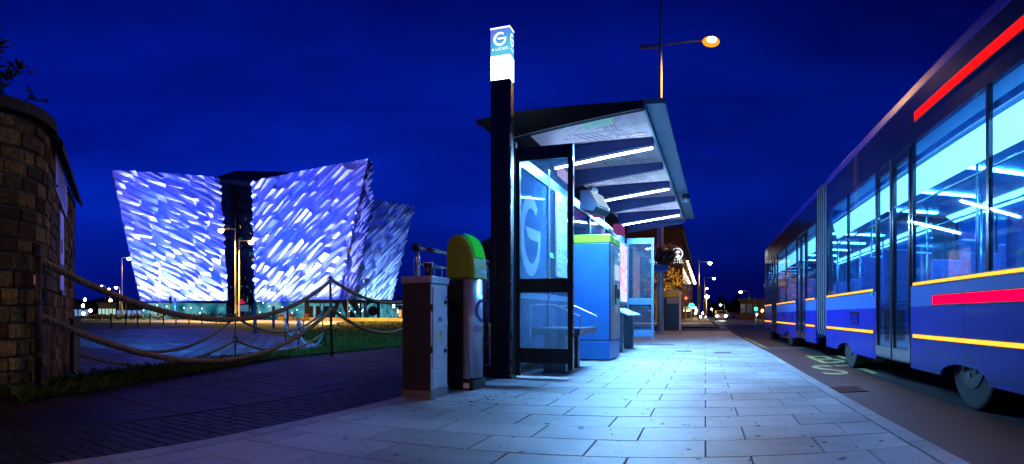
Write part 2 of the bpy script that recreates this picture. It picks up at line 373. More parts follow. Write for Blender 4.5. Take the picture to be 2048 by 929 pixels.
# road paint
yel = mat('yellow_road_paint', (.40,.36,.13), .6, 0, .6, 9, .5, 90, speck=.6); wht = mat('white_road_paint', (.7,.7,.68), .6, 0, .25, 25, .5, 90)
ym = MB()
for s, x0, ya, yb in (('STOP', 2.75, 7.85, 9.35), ('BUS', 2.80, 9.75, 11.5)):
    v2, f2 = text2d(s, 1.0); xs = [p[0] for p in v2]; ys = [p[1] for p in v2]
    wx = 2.25 if s == 'STOP' else 1.72; sx = wx/(max(xs)-min(xs)); sy = (yb-ya)/(max(ys)-min(ys)); mxx = (max(xs)+min(xs))/2
    ym.tris(([((p[0]-mxx)*sx, (p[1]-min(ys))*sy) for p in v2], f2), (x0, ya, -.091), (1,0,0), (0,1,0))
for dx in (0, .22):                              # double yellow lines beyond the stop
    ym.quad((1.2+dx,14.6,-.092),(1.31+dx,14.6,-.092),(1.22+dx,21,-.092),(1.12+dx,21,-.092))
struct(ym.build('bus_stop_road_marking', yel))
wm = MB()
def line(a, b, wd, z=-.09):
    a, b = V((a[0],a[1],z)), V((b[0],b[1],z)); d = (b-a).normalized(); s = Vector((-d.y,d.x,0))*wd/2; wm.quad(a-s, b-s, b+s, a+s)
line((1.45,14.3),(4.3,14.3),.1)
for k in range(14): line((4.6, 18+k*6),(4.6, 20.2+k*6),.1)
for k in range(10): line((8.2, 16+k*7),(8.2, 19.5+k*7),.1)
for k in range(6): line((1.15-k*.9, 26.6-.0*k),(1.15-k*.9-.45, 26.6),.12)
for k in range(5): line((1.1+k*.05, 24+k*4),(1.1+k*.05, 25.6+k*4),.09)
line((-2.2,35.6),(.2,35.8),.18); line((2.9,17.2),(2.9,20.2),.12); wm.quad((2.6,19.9,-.09),(3.2,19.9,-.09),(2.9,21.6,-.09))
struct(wm.build('road_markings', wht))
# gully grate by the kerb
gr = MB(); gx, gy = 1.3, 6.05; gr.box(gx,gx+.4,gy,gy+.03,-.098,-.085).box(gx,gx+.4,gy+.42,gy+.45,-.098,-.085).box(gx,gx+.03,gy+.03,gy+.42,-.098,-.085).box(gx+.37,gx+.4,gy+.03,gy+.42,-.098,-.085)
for k in range(7): gr.box(gx+.03,gx+.37,gy+.05+k*.055,gy+.075+k*.055,-.098,-.087)
tag(gr.build('gully_grate', mat('rusty_iron', (.12,.045,.03), .7, .4, .4, 20)), 'rusty iron drain grate in the road beside the granite kerb', 'drain cover')
for i, (px, py, wx, wy, lb) in enumerate([(1445,706,.34,.22,'dark steel access cover set in the pale paving, nearer the kerb'), (1368,703,.3,.3,'square access cover in the paving in front of the perch seat'), (1310,690,.95,.3,'wide dark cover slab in the paving by the far glass end panel')]):
    p = G(px, py); mb = MB().box(p[0]-wx/2,p[0]+wx/2,p[1]-wy/2,p[1]+wy/2,-.004,.004).box(p[0]-wx*.42,p[0]+wx*.42,p[1]-wy*.38,p[1]+wy*.38,.004,.0065)
    tag(mb.build('access_cover', mat('cover_iron%d' % i, (.05,.05,.055), .5, .6)), lb, 'access cover', 'access covers in the paving')
# fallen leaves and grit on the slabs by the cabinet
lm = MB()
for k in range(240):
    if k < 190: x, y = rnd.gauss(960, 70), rnd.gauss(795, 12)
    else: x, y = rnd.uniform(560, 1800), rnd.uniform(770, 925)
    if y < 775 or (x < 900 and y < 800): continue
    p = G(x, y); s = rnd.uniform(.0025,.007)*(2 if rnd.random() < .05 else 1); a = rnd.uniform(0,6.28); 
    if p[0] > 1.1: continue
    lm.prism([(p[0]+s*math.cos(a+q)*rnd.uniform(.5,1), p[1]+s*math.sin(a+q)*rnd.uniform(.5,1), .001) for q in (0,1.3,2.5,3.8,5)], (0,0,s*.5))
gum = MB()
for k in range(110):
    p = G(rnd.uniform(500,1800), 668 + 255*rnd.random()**1.5); 
    if -2.3 < p[0] < 1.05 and p[1] > 1.5:
        s = rnd.uniform(.008,.022); gum.prism([(p[0]+s*math.cos(q*.785)*rnd.uniform(.7,1.1), p[1]+s*math.sin(q*.785)*rnd.uniform(.7,1.1), .0015) for q in range(8)], (0,0,.0012))
stuff(gum.build('litter', mat('trodden_gum', (.12,.12,.125), .7)), 'dark spots of trodden chewing gum scattered over the pale slabs', 'litter')
stuff(lm.build('litter', mat('leaf_grit', (.025,.02,.015), .9)), 'dark crumbs of soil and leaf litter on the pale slabs', 'leaf litter')

# ================================================================ STONE BUILDING on the left
wpts = [(-4.1,-3.0),(-4.52,1.4),(-4.60,1.9)]
for k in range(7):                                # rounded corner
    u = k/6; a, b, c = (-4.60,1.9),(-4.70,2.32),(-5.1,2.56)
    wpts.append(tuple(a[i]*(1-u)**2 + 2*b[i]*u*(1-u) + c[i]*u*u for i in (0,1)))
wpts += [(-7.82,4.37)]; wpts = [wpts[0], wpts[1]] + wpts[2:]
arc = [0.0]
for a, b in zip(wpts, wpts[1:]): arc.append(arc[-1] + math.dist(a, b))
def outn(i):
    a = wpts[max(i-1,0)]; b = wpts[min(i+1,len(wpts)-1)]; d = Vector((b[0]-a[0], b[1]-a[1], 0)).normalized(); return Vector((d.y, -d.x, 0))
sb = thing('stone_building', 'old brown stone building with rounded corner and dark coping at the left edge', 'building', (-6.2,2.0,0))
stone = bricks('rough_sandstone', (.26,.11,.032), (.11,.04,.013), (.05,.03,.015), .235, .135, .09, .9, True, 1.0, .7, patch=(.42,.24,.05))
mbw = MB(); zs = [-.05] + [.15*k for k in range(1,17)] + [2.42]; uvl = {}
for i, p in enumerate(wpts):
    for z in zs: mbw.v.append((p[0]+outn(i).x*0, p[1], z)); uvl[(round(p[0],4), round(p[1],4))] = arc[i]
nz = len(zs)
for i in range(len(wpts)-1):
    for k in range(nz-1): a = i*nz+k; mbw.f.append((a, a+nz, a+nz+1, a+1))
n = len(mbw.v)                                    # rear shell closes the volume
back = [(-9.6,4.9),(-11,4.2),(-11,-3.0)]
for p in back: mbw.v += [(p[0],p[1],-.05),(p[0],p[1],2.42)]; uvl[(round(p[0],4),round(p[1],4))] = p[0]*.7+p[1]
last = (len(wpts)-1)*nz; mbw.f += [(last, n, n+1, last+nz-1), (n,n+2,n+3,n+1), (n+2,n+4,n+5,n+3), (n+4,0,nz-1,n+5)]
mbw.build('wall', mat('lime_mortar', (.06,.04,.025), .9, 0, .4, 8, .8, 60), sb)
def onarc(s_):                                    # point and outward direction at arc length s_
    for i in range(len(wpts)-1):
        if s_ <= arc[i+1] or i == len(wpts)-2:
            u = (s_-arc[i])/(arc[i+1]-arc[i]); a, b = V((*wpts[i],0)), V((*wpts[i+1],0)); q = outn(i).lerp(outn(i+1), min(1,max(0,u))).normalized(); return a.lerp(b, u), q
ston = MB(); rg = random.Random(21); z = .0; row = 0
while z < 2.40:
    hh = rg.choice((.12,.135,.15)); hh = min(hh, 2.415-z); s_ = arc[1]-.6 + rg.uniform(0,.2)
    while s_ < arc[-1]-.02:
        wd = min(rg.uniform(.13,.30), arc[-1]-s_)
        if hh > .05 and wd > .05:
            g, e, o1 = .006, rg.uniform(.008,.016), rg.uniform(.006,.026); n = len(ston.v); jj = lambda: rg.uniform(-.006,.006)
            lo_, hi_ = [], []
            for ss, zz in ((s_+g,z+g),(s_+wd-g,z+g),(s_+wd-g,z+hh-g),(s_+g,z+hh-g)): p_, q_ = onarc(ss); lo_.append((p_.x,p_.y,zz))
            for ss, zz in ((s_+g+e,z+g+e),(s_+wd*.5,z+g+e*.8),(s_+wd-g-e,z+g+e),(s_+wd-g-e,z+hh-g-e),(s_+wd*.5,z+hh-g-e*.8),(s_+g+e,z+hh-g-e)): p_, q_ = onarc(ss+jj()); p_ = p_ + q_*(o1+rg.uniform(-.004,.006)); hi_.append((p_.x,p_.y,zz+jj()*.6))
            ston.v += lo_ + hi_; ston.f += [(n+4,n+5,n+8,n+9),(n+5,n+6,n+7,n+8),(n,n+1,n+6,n+5,n+4),(n+1,n+2,n+7,n+6),(n+2,n+3,n+9,n+8,n+7),(n+3,n,n+4,n+9)]
        s_ += wd
    z += hh
stnm = island('rough_stone_blocks', (.09,.03,.010), .4, .85, .25, 28, .5, .55, 1.0, tint2=(.42,.22,.055))
ston.build('stone_facing', stnm, sb)
cpm = mat('dark_coping', (.014,.012,.012), .8, 0, .4, 6, .6, 30)
cb = MB(); ov = .1; sel = list(range(len(wpts)-1)); prof = []
for i in sel: q = V((*wpts[i],0)) + outn(i)*ov; prof.append((q.x,q.y))
poly = [(x,y,2.42) for x, y in prof] + [(-9.5,4.7,2.42),(-11,4.1,2.42),(-11,-3,2.42)]
cb.prism(poly, (0,0,.1)); cb.build('coping', cpm, sb)
d2 = V((-.835,.55,0)); n2 = V((.55,.835,0)); c0 = V((-4.72,2.30,0))
def W(t_, off, z): q = c0 + d2*t_ + n2*off; return (q.x, q.y, z)
MB().prism([W(.62,.0,2.52),W(.62,.14,2.36),W(3.9,.14,2.36),W(3.9,0,2.52)], (0,0,.07)).build('eaves', cpm, sb)
plaq = thing('wall_plaque', 'long pale metal plaque high on the receding face of the stone building', 'plaque', W(1.5,.0,1.95))
pm = mat('pale_plaque', (.5,.5,.56), .4, .3, .15, 12)
MB().prism([W(.86,.03,2.0),W(2.2,.03,1.93),W(2.2,.03,2.33),W(.86,.03,2.46)], V(n2)*.02).build('plate', pm, plaq, bevel=.004)
lnm = MB()
for k in range(4):
    z = 2.05 + .08*k; lnm.prism([W(1.05,.053,z),W(2.05 - .2*(k%2),.053,z-.04),W(2.05-.2*(k%2),.053,z-.02),W(1.05,.053,z+.02)], V(n2)*.002)
lnm.build('engraved_line', mat('engraving', (.2,.2,.25), .6), plaq)
for t_, z in ((.9,2.05),(.9,2.41),(2.16,1.98),(2.16,2.29)): MB().ball(W(t_,.055,z),.015).build('bolt', black, plaq)
ntc = thing('notice_panel', 'narrow upright pale notice panel on the stone building below the plaque', 'notice', W(1.55,.0,.9))
MB().prism([W(1.36,.03,1.0),W(1.8,.03,1.0),W(1.8,.03,1.88),W(1.36,.03,1.88)], V(n2)*.015).build('panel', mat('notice_face', (.55,.5,.72), .4, 0, .1, 5), ntc)
nm = MB(); nm.prism([W(1.42,.048,1.2),W(1.74,.048,1.2),W(1.74,.048,1.3),W(1.42,.048,1.3)], V(n2)*.002).prism([W(1.44,.048,1.42),W(1.6,.048,1.42),W(1.58,.048,1.6),W(1.46,.048,1.56)], V(n2)*.002); nm.build('printed_picture', mat('notice_ink', (.04,.03,.1), .6), ntc)
fm = MB()
for a, b in (((1.34,.96),(1.82,.96)),((1.34,1.92),(1.82,1.92)),((1.34,.96),(1.34,1.92)),((1.82,.96),(1.82,1.92))): fm.beam(W(a[0],.045,a[1]), W(b[0],.045,b[1]), .03,.03)
fm.build('frame', black, ntc)
# rain pipe at the corner
pp = thing('rain_pipe', 'black iron rain pipe down the corner of the stone building', 'drainpipe', (-4.6,2.27,0))
qx, qy = A(76, 700, 5.13)[:2]
MB().tube([(qx,qy,0),(qx,qy,1.28)], .03, 10).build('pipe', black, pp, True)
for z in (.35,.8,1.22): MB().tube([(qx,qy,z),(qx,qy,z+.05)], .042, 10).build('collar', black, pp)
MB().box(qx-.02,qx+.02,qy-.035,qy-.031,.98,1.06).build('sticker', whitep, pp)
# plant growing on the coping
pl = thing('wall_plant', 'dark leafy buddleia growing out of the coping of the stone building', 'plant', (-4.75,1.75,2.52))
lf = MB(); st = MB()
def leaf(mb, p, d, ln, wd, bend=.2):
    p, d = V(p), V(d).normalized(); s = d.cross(V((rnd.uniform(-.4,.4), rnd.uniform(-.4,.4), 1))).normalized(); u = s.cross(d)
    a = p + d*ln*.45 + s*wd; b = p + d*ln*.45 - s*wd; m_ = p + d*ln*.45 - u*wd*.4; e = p + d*ln - V((0,0,bend*ln)); mb.quad(p, a, e, m_); mb.quad(p, m_, e, b)
stems = [(-4.75,1.62,.72,-.03,.22),(-4.70,1.75,.50,.10,.1),(-4.78,1.5,.8,.0,.15),(-4.72,1.85,.34,.06,.24),(-4.8,1.66,.6,-.12,.02),(-4.75,1.55,.65,.12,.05)]
for x, y, h, lx, ly in stems:
    path = [(x+lx*u*u, y+ly*u*u, 2.5+h*u) for u in (0,.25,.5,.75,1)]; st.tube(path, [.008,.007,.006,.005,.003], 5)
    for k in range(44):
        u = .05 + .95*k/43; c = (x+lx*u*u, y+ly*u*u, 2.5+h*u); a = rnd.uniform(0,6.28); leaf(lf, c, (math.cos(a), math.sin(a), rnd.uniform(.3,1.1)), rnd.uniform(.11,.22)*(1.1-.4*u), .024)
    for k in range(14): c = path[-1]; lf.ball((c[0]+rnd.gauss(0,.015), c[1]+k*.010, c[2]+.03*math.sin(k*.5)), .008, n=5, m=3)
tw = [A(70,198,5.15), A(84,200,5.3), A(96,203,5.4)]; st.tube([(-4.7,2.1,2.5)] + tw, .004, 5)
for p in tw + [A(60,190,5.1), A(58,180,5.1), A(60,196,5.15)]:
    for k in range(7): leaf(lf, p, (rnd.gauss(0,1), rnd.gauss(0,1), rnd.gauss(.2,.5)), .045, .012)
st.build('stem', mat('woody_stem', (.05,.04,.02), .8), pl); lf.build('foliage', mat('dark_leaf', (.035,.045,.012), .6, 0, .5, 20), pl, recalc=False)
# ================================================================ ROPE BARRIER
ropem = mat('tan_hemp_rope', (.30,.19,.10), .85, 0, .3, 14, .5, 120)
rope2 = mat('blue_nylon_rope', (.16,.26,.42), .6, 0, .2, 14)
def curve3(a, b, low):                            # sagging curve through the ends and a lowest z (photo-scaled)
    a, b = V(a), V(b); n = 60; best = None
    za, zb = a.z, b.z
    ra, rb = math.sqrt(max(za-low, 1e-4)), math.sqrt(max(zb-low, 1e-4)); s0 = ra/(ra+rb); kk = (za-low)/(s0*s0)
    return [a.lerp(b, u/n) * 1 + V((0,0,(low + kk*(u/n-s0)**2) - (za+(zb-za)*u/n))) for u in range(n+1)]
def resample(path, step):
    out = [path[0]]; acc = 0
    for a, b in zip(path, path[1:]):
        d = (b-a).length; t_ = step - acc
        while t_ <= d: out.append(a.lerp(b, t_/d)); t_ += step
        acc = (acc + d) % step
    return out
def rope(a, b, low, rad, label, cat='rope', m=None, twist=True, group=None):
    path = curve3(a, b, low); mb = MB()
    if twist:
        path = resample(path, rad*.42); ph = 0
        for s in range(3):
            st_ = []
            for k, p in enumerate(path):
                d = (path[min(k+1,len(path)-1)] - path[max(k-1,0)]).normalized(); sd = d.cross(V((0,0,1))).normalized(); u = sd.cross(d)
                an = -k*.42/ 4.6*2*math.pi*.8 + s*2*math.pi/3; st_.append(p + (sd*math.cos(an) + u*math.sin(an))*rad*.5)
            mb.tube(st_, rad*.62, 7)
    else: mb.tube(path, rad, 6)
    o = mb.build('rope', m or ropem, None, True); return tag(o, label, cat, group)
PA, PB, PC = (-4.72,2.32), (-6.10,8.40), (-6.6,13.0)
GP = 'barrier ropes by the dark path'
rope((*PA,1.19), (*PB,1.33), .655, .032, 'thick twisted rope, upper one from the stone building to the tall black post', group=GP)
rope((*PA,.70), (*PB,.82), .15, .032, 'thick twisted rope, lower one from the stone building to the tall black post', group=GP)
rope((*PB,1.33), (*PC,1.30), .97, .03, 'twisted rope, upper one from the tall black post to behind the steel cabinet', group=GP)
rope((*PB,.82), (*PC,.78), .345, .03, 'twisted rope, lower one from the tall black post to behind the steel cabinet', group=GP)
def post(x, y, h, label, eyes, r=.017, lean=(0,0), group='black rope posts', hooked=True):
    th = thing('rope_post', label, 'post', (x,y,0), 0, group)
    MB().tube([(x,y,0),(x+lean[0],y+lean[1],h)], r, 10).build('shaft', black, th, True)
    for z in eyes:
        mb = MB(); f = z/h; c = (x+lean[0]*f, y+lean[1]*f, z); mb.tube([(c[0]+.045*math.cos(q*.52)*.9, c[1]+.045*math.cos(q*.52)*.4, c[2]+.012+.045*math.sin(q*.52)) for q in range(13)], .009, 6)
        mb.build('rope_eye', black, th, True)
    return th
post(*PB, 1.40, 'tall black rope post standing in the grass, in front of the lettered plate', (1.33,.82), .024, (-.05,.02))
post(*PC, 1.36, 'black rope post hidden behind the steel cabinet', (1.3,.78), .024)
Q0, Q1, Q2 = (-6.45,3.62), (-7.07,7.0), G(652,700)[:2]
post(*Q1, .74, 'slim black rope post standing at the edge of the cobbles below the paired lamp posts', (.68,.30), .014)
post(*Q2, .80, 'leaning black rope post to the left of the tall rope post', (.74,.34), .014, (-.12,-.02))
wp = thing('wooden_post', 'weathered square timber post at the corner of the stone building', 'post', (Q0[0],Q0[1],0))
MB().box(Q0[0]-.05,Q0[0]+.05,Q0[1]-.05,Q0[1]+.05,-.02,.66).build('shaft', mat('weathered_timber', (.24,.21,.17), .85, 0, .4, 9, .6, 30), wp, bevel=.006)
MB().box(Q0[0]-.058,Q0[0]+.058,Q0[1]-.058,Q0[1]+.058,.66,.675).build('cap', mat('timber_cap', (.2,.19,.17), .8), wp)
GQ = 'thinner ropes on the cobbled slipway'
rope((*Q0,.56), (*Q1,.68), .19, .021, 'thinner rope, upper one from the timber post across the cobbles', group=GQ)
rope((*Q0,.24), (*Q1,.30), .0, .021, 'thinner rope, lower one from the timber post across the cobbles', group=GQ)
rope((*Q1,.68), (Q2[0]-.11,Q2[1],.74), .40, .021, 'thinner rope, upper one between the slim post and the leaning post', group=GQ)
rope((*Q1,.30), (Q2[0]-.05,Q2[1],.34), .06, .021, 'thinner rope, lower one between the slim post and the leaning post', group=GQ)
bl = []
for i, (x, yb, yt, lb) in enumerate([(571,692,643,'short black post with blue rope, farthest left of the cluster on the lawn edge'), (597,697,641,'short black post with blue rope, middle of the cluster on the lawn edge'), (607,676,643,'short black post with blue rope, farthest back in the cluster on the lawn edge')]):
    p = G(x, yb); hh = A(x, yt, math.hypot(p[0],p[1]))[2]; bl.append((p[0],p[1],hh)); post(p[0], p[1], hh+.03, lb, (hh,), .014)
GB = 'blue ropes in the post cluster'
rope(bl[0], bl[1], bl[0][2]-.30, .02, 'blue rope hanging in a loop between the left and middle short posts', m=rope2, group=GB)
rope(bl[1], (Q2[0]-.11,Q2[1],.74), .42, .02, 'blue rope, upper loop from the middle short post to the leaning post', m=rope2, group=GB)
rope((bl[1][0],bl[1][1],.36), (Q2[0]-.05,Q2[1],.34), .04, .02, 'blue rope, lower loop from the middle short post to the leaning post', m=rope2, group=GB)
rope(bl[1], bl[2], bl[2][2]-.25, .018, 'blue rope looped back to the farthest short post of the cluster', m=rope2, group=GB)
light('SPOT', (-8.6,3.3,4.2), (.06,.40,1), 4500, (-11.5,11,0), .25, 100, 1)   # added blue spot without a fixture, brightens the slipway cobbles
# far chain of low posts across the lit lawn
fp = [G(x, y) for x, y in ((222,657),(252,654),(275,653),(300,652),(327,651),(352,650),(378,649),(404,648.5),(432,648),(460,647.5))]
lft = thing('rope_post', 'low dark post of the far lawn rope row, first from the stone building', 'post', fp[0], 0, 'low posts of the far rope row')
MB().tube([fp[0], (fp[0][0],fp[0][1],.8)], .05, 8).build('shaft', black, lft)
for k, p in enumerate(fp[1:]):
    s = math.hypot(p[0],p[1])/34; c = put(lft, p, 0, 'low dark post of the far lawn rope row, %s from the stone building' % ['second','third','fourth','fifth','sixth','seventh','eighth','ninth','tenth'][k])
names = ['first','second','third','fourth','fifth','sixth','seventh','eighth','ninth']
for k, (a, b) in enumerate(zip(fp, fp[1:])):
    rope((a[0],a[1],.78), (b[0],b[1],.78), .42, .03, 'pale rope swag on the far lawn, %s from the left' % names[k], m=rope2 if False else ropem, twist=False, group='rope swags on the far lawn')
for k, (x, y) in enumerate([(510,668),(547,658),(575,655)]):
    p = G(x, y); MBp = MB().tube([p, (p[0],p[1],1.1)], .07, 8).ball((p[0],p[1],1.1), .075, n=8, m=5)
    tag(MBp.build('bollard', mat('blue_bollard%d'%k, (.05,.1,.2), .5), None, True), ['blue grey bollard on the lawn, nearest to the cobbles','blue grey bollard on the lawn, middle of three','blue grey bollard on the lawn, farthest of three'][k], 'bollard', 'bollards on the lawn')

# ================================================================ MUSEUM with faceted hulls
hullm = mat('folded_aluminium_panels', (.68,.70,.76), .5, .45, .06, .2)
soff = mat('dark_hull_soffit', (.06,.065,.08), .5)
ms = thing('museum', 'huge angular museum with silvery faceted ship-prow walls floodlit blue and white', 'museum', (-75,90,-.2))
def facet(TL, TR, BR, BL, nu, nv, s, depth, seed, apex=.8):
    """folded sheet: slanted rows of elongated pyramids, each with its ridge point near one end"""
    rg = random.Random(seed); TL, TR, BR, BL = map(V, (TL, TR, BR, BL)); bm = bmesh.new()
    n = (TR-BL).cross(TL-BR).normalized(); c = (TL+TR+BR+BL)/4
    if n.dot(V((0,0,H)) - c) < 0: n = -n
    hh = 1.0/nv; ext = abs(s)/2 + .1; j = int(-ext*nv) - 2
    def vt(u, v, d): return bm.verts.new((u, v, d))
    bg = [[vt(a/14, b/14, -.04) for a in range(15)] for b in range(15)]
    for b_ in range(14):
        for a_ in range(14): bm.faces.new((bg[b_][a_], bg[b_][a_+1], bg[b_+1][a_+1], bg[b_+1][a_]))
    while j < (1+ext)*nv + 2:
        u = -1.2/nu + rg.uniform(0,1)/nu; prev = None
        while u < 1.05:
            w = rg.choice((.62,.8,1.0,1.25))/nu; b = lambda q: q*s - s/2
            jit = lambda: rg.uniform(-.24,.24)*hh
            v0 = j*hh; a1 = prev or ((u, v0 + b(u) + jit()*.5), (u, v0 + hh + b(u) + jit()*.5)); u2 = u + w
            c1 = (u2 + rg.uniform(-.1,.1)/nu, v0 + b(u2) + jit()); c2 = (u2 + rg.uniform(-.1,.1)/nu, v0 + hh + b(u2) + jit()); prev = (c1, c2)
            t_ = min(.95, max(.1, rg.gauss(apex+.06,.08))); k = rg.uniform(.30,.80)
            lp_ = lambda p, q, w2: (p[0]+(q[0]-p[0])*w2, p[1]+(q[1]-p[1])*w2); ap = lp_(lp_(a1[0], c1, t_), lp_(a1[1], c2, t_), k)
            d = depth*rg.uniform(.35,1.15)
            A_, B_, C_, D_, P_ = vt(*a1[0],0), vt(*c1,0), vt(*c2,0), vt(*a1[1],0), vt(*ap,d)
            for f in ((A_,B_,P_),(B_,C_,P_),(C_,D_,P_),(D_,A_,P_)): bm.faces.new(f)
            u = u2
        j += 1
    for co_, no in (((0,0,0),(-1,0,0)),((1,0,0),(1,0,0)),((0,0,0),(0,-1,0)),((0,1,0),(0,1,0))):
        bmesh.ops.bisect_plane(bm, geom=bm.verts[:]+bm.edges[:]+bm.faces[:], dist=1e-6, plane_co=co_, plane_no=no, clear_outer=True)
    bm.verts.index_update(); mb = MB()
    for v in bm.verts:
        u, w_, d = v.co; p = (BL*(1-u)+BR*u)*(1-w_) + (TL*(1-u)+TR*u)*w_; mb.v.append(tuple(p + n*d))
    mb.f = [tuple(q.index for q in f.verts) for f in bm.faces]; bm.free(); return mb, n
FL = (.25,.29,1.0)
def hull(TL, TR, BR, BL, nu, nv, s, depth, seed, lamps, pw, pb, out=2.6, lc=FL, outb=26, apex=.8):
    TL, TR, BR, BL = map(V, (TL, TR, BR, BL)); mb, n = facet(TL, TR, BR, BL, nu, nv, s, depth, seed, apex)
    o = mb.build('hull_wall', hullm, ms, recalc=False); nb = V((n.x, n.y, 0)).normalized()
    for u in lamps:                                # white floods close under the wall, raking up it
        b = BL.lerp(BR, u); q = b + nb*out; q.z = .4; light('SPOT', q, lc, pw, TL.lerp(TR, u) + nb*1.0, .3, 92, 1)
    for u in (.2,.8):                              # blue floods set farther out
        b = BL.lerp(BR, u); q = b + nb*outb; q.z = 1; light('SPOT', q, (.006,.05,1), pb, b.lerp(TL.lerp(TR, u), .5), .4, 70, 1)
rTL, rTR, rBR, rBL = A(505,363,110), A(737,318,95), A(677,602,103), A(512,604,111)
lTL, lTR, lBR, lBL = A(223,341,98), A(438,355,113), A(455,601,113), A(280,604,106)
hull(rTL, rTR, rBR, rBL, 4.6, 19, .62, 1.1, 3, (.06,.24,.42,.6,.78,.94), 17500, 60000)
hull(lTL, lTR, lBR, lBL, 4.4, 19, -.42, 1.1, 5, (.06,.24,.42,.6,.78,.94), 17500, 60000)
sTL, sTR, sBR, sBL = A(737.4,318,95.02), A(742,398,112), A(702,600,116), A(677.4,602,103.02)
hull(sTL, sTR, sBR, sBL, 2.4, 18, .5, .8, 8, (.15,.5,.85), 30000, 16000, out=5)
bTL, bTR, bBR, bBL = A(744,398,132), A(827,413,144), A(782,600,142), A(712,600,130)
hull(bTL, bTR, bBR, bBL, 5, 19, .9, .85, 9, (.15,.5,.85), 21000, 16000, lc=(.3,.6,1))
# soffits, flanks and the roof that close the hull volumes
def solid(name, pts, m): 
    mb = MB(); mb.quad(*pts); return mb
mbk = MB()
top = [lTL, lTR, A(505,363,124), rTL, rTR, sTR, bTL, bTR]
far = [A(826,420,170), A(500,420,185), A(235,400,150)]
bot = [lBL, lBR, A(510,604,124), rBL, rBR, sBR, bBL, bBR]
dn = lambda p: (p[0]*1.006, p[1]*1.006, p[2]-.15)
mbk.quad(*[dn(p) for p in (lTL, lTR, A(505,363,124), rTL, rTR, sTR)], *[dn(p) for p in (bTL, bTR)], *far)
mbk.quad(bTR, far[0], A(782,612,170), bBR); mbk.quad(far[0], far[1], A(500,612,185), A(782,612,170)); mbk.quad(far[1], far[2], A(285,612,150), A(500,612,185)); mbk.quad(far[2], lTL, lBL, A(285,612,150))
mbk.quad(sTR, bTL, bBL, sBR)
mbk.build('flank', soff, ms, recalc=False)
mb = MB(); u_ = [A(430,354,113.5), A(474,341,118), A(585,344,120), A(560,352,112), A(505,364,110.5), A(452,358,113.5)]
mb.prism([(p[0]*1.002,p[1]*1.002,p[2]) for p in u_], (0,0,-.9)); mb.build('roof', mat('black_roof_fascia', (.012,.013,.018), .5), ms)
# atrium between the hulls: recessed glass wall with lit floors
ag = mat('dark_atrium_glass', (.01,.014,.022), .12, 0, .3, .4, spec=.8)
a0, a1 = A(436,356,114), A(507,364,112); b0, b1 = A(456,640,114.5), A(514,640,112.5)
mid_t, mid_b = A(470,352,120), A(482,640,121)
MB().quad(a0, mid_t, mid_b, b0).quad(mid_t, a1, b1, mid_b).build('atrium_glass', ag, ms)
mm = MB()
for k in range(13):
    u = k/12; 
    for (p, q, p2, q2) in ((mid_t, a1, mid_b, b1),):
        a = V(p).lerp(V(q), u); b = V(p2).lerp(V(q2), u); mm.beam(a*.997, b*.997, .09, .12)
for k in range(1,12):
    v = k/12; a = V(mid_t).lerp(V(mid_b), v); b = V(a1).lerp(V(b1), v); mm.beam(a*.996, b*.996, .12, .14 if k % 3 else .5)
mm.beam(V(mid_t).lerp(V(mid_b), .68)*.994, V(a1).lerp(V(b1), .92)*.994, .3,.35); mm.beam(V(mid_t).lerp(V(mid_b), .92)*.994, V(a1).lerp(V(b1), .66)*.994, .3,.35)
mm.build('mullion', mat('dark_mullion', (.02,.025,.035), .4, .5), ms)
teal = emit('lit_room_teal', (.10,.48,.62), .55); teal2 = emit('lit_room_dim', (.03,.14,.26), .5); amb = emit('lit_room_amber', (1,.5,.12), 1.6)
for m_, cnt, seed in ((teal, 26, 2), (teal2, 46, 3), (amb, 8, 4)):
    rg = random.Random(seed)
    for k in range(cnt):
        mb = MB(); u = rg.random(); v = 1 - rg.random()**1.7*.72 if m_ is not amb else rg.uniform(.32,.62)
        a = V(mid_t).lerp(V(mid_b), v).lerp(V(a1).lerp(V(b1), v), u*.9 + .03)*.9985; wdt = rg.uniform(.2,.6); hh = rg.uniform(.25,1.1) if m_ is not amb else .25
        d = (V(a1)-V(mid_t)).normalized(); mb.beam(a, a + d*(wdt if m_ is not amb else .25), .05, hh); mb.build('lit_window', m_, ms)
ns = A(483,606,111.5); dd = (V(b1)-V(mid_b)); dd.z = 0; dd.normalize()
mb = MB(); mb.beam(V(ns)-dd*1.6, V(ns)+dd*1.6, .1, .35); mb.beam(V(ns)+V((0,0,.45))-dd*.5, V(ns)+V((0,0,.45))+dd*.5, .1, .4); mb.build('neon_sign', emit('pink_neon', (1,.03,.15), .7), ms)
MB().beam(A(472,617,111.6), A(497,617,111.4), .1, 1.2).build('entrance_canopy', emit('entrance_glow', (.12,.3,.55), .5), ms)
# glazed ground floor
lob = mat('lobby_wall', (.10,.30,.38), .6, 0, .35, .35)
m_, t, o_ = nt('lit_lobby'); e = N(t,'ShaderNodeEmission'); tc = N(t,'ShaderNodeTexCoord'); vz = N(t,'ShaderNodeTexNoise'); vz.inputs['Scale'].default_value = .33; vz.inputs['Detail'].default_value = 5; t.links.new(tc.outputs['Object'], vz.inputs[0])
t.links.new(ramp(t, vz.outputs[0], [(.36,(.006,.04,.09)),(.46,(.03,.25,.36)),(.56,(.12,.55,.70)),(.7,(.5,.95,1))]), e.inputs[0]); e.inputs[1].default_value = .6; t.links.new(e.outputs[0], o_.inputs[0]); lobm = m_
gseg = [(A(284,607,107), A(452,603,114)), (A(512,604,112), A(690,605,107)), (A(690,605,107), A(812,606,138))]
lw = MB(); mu = MB(); rg = random.Random(12); llm = emit('lobby_lamp', (.75,.95,1), 5)
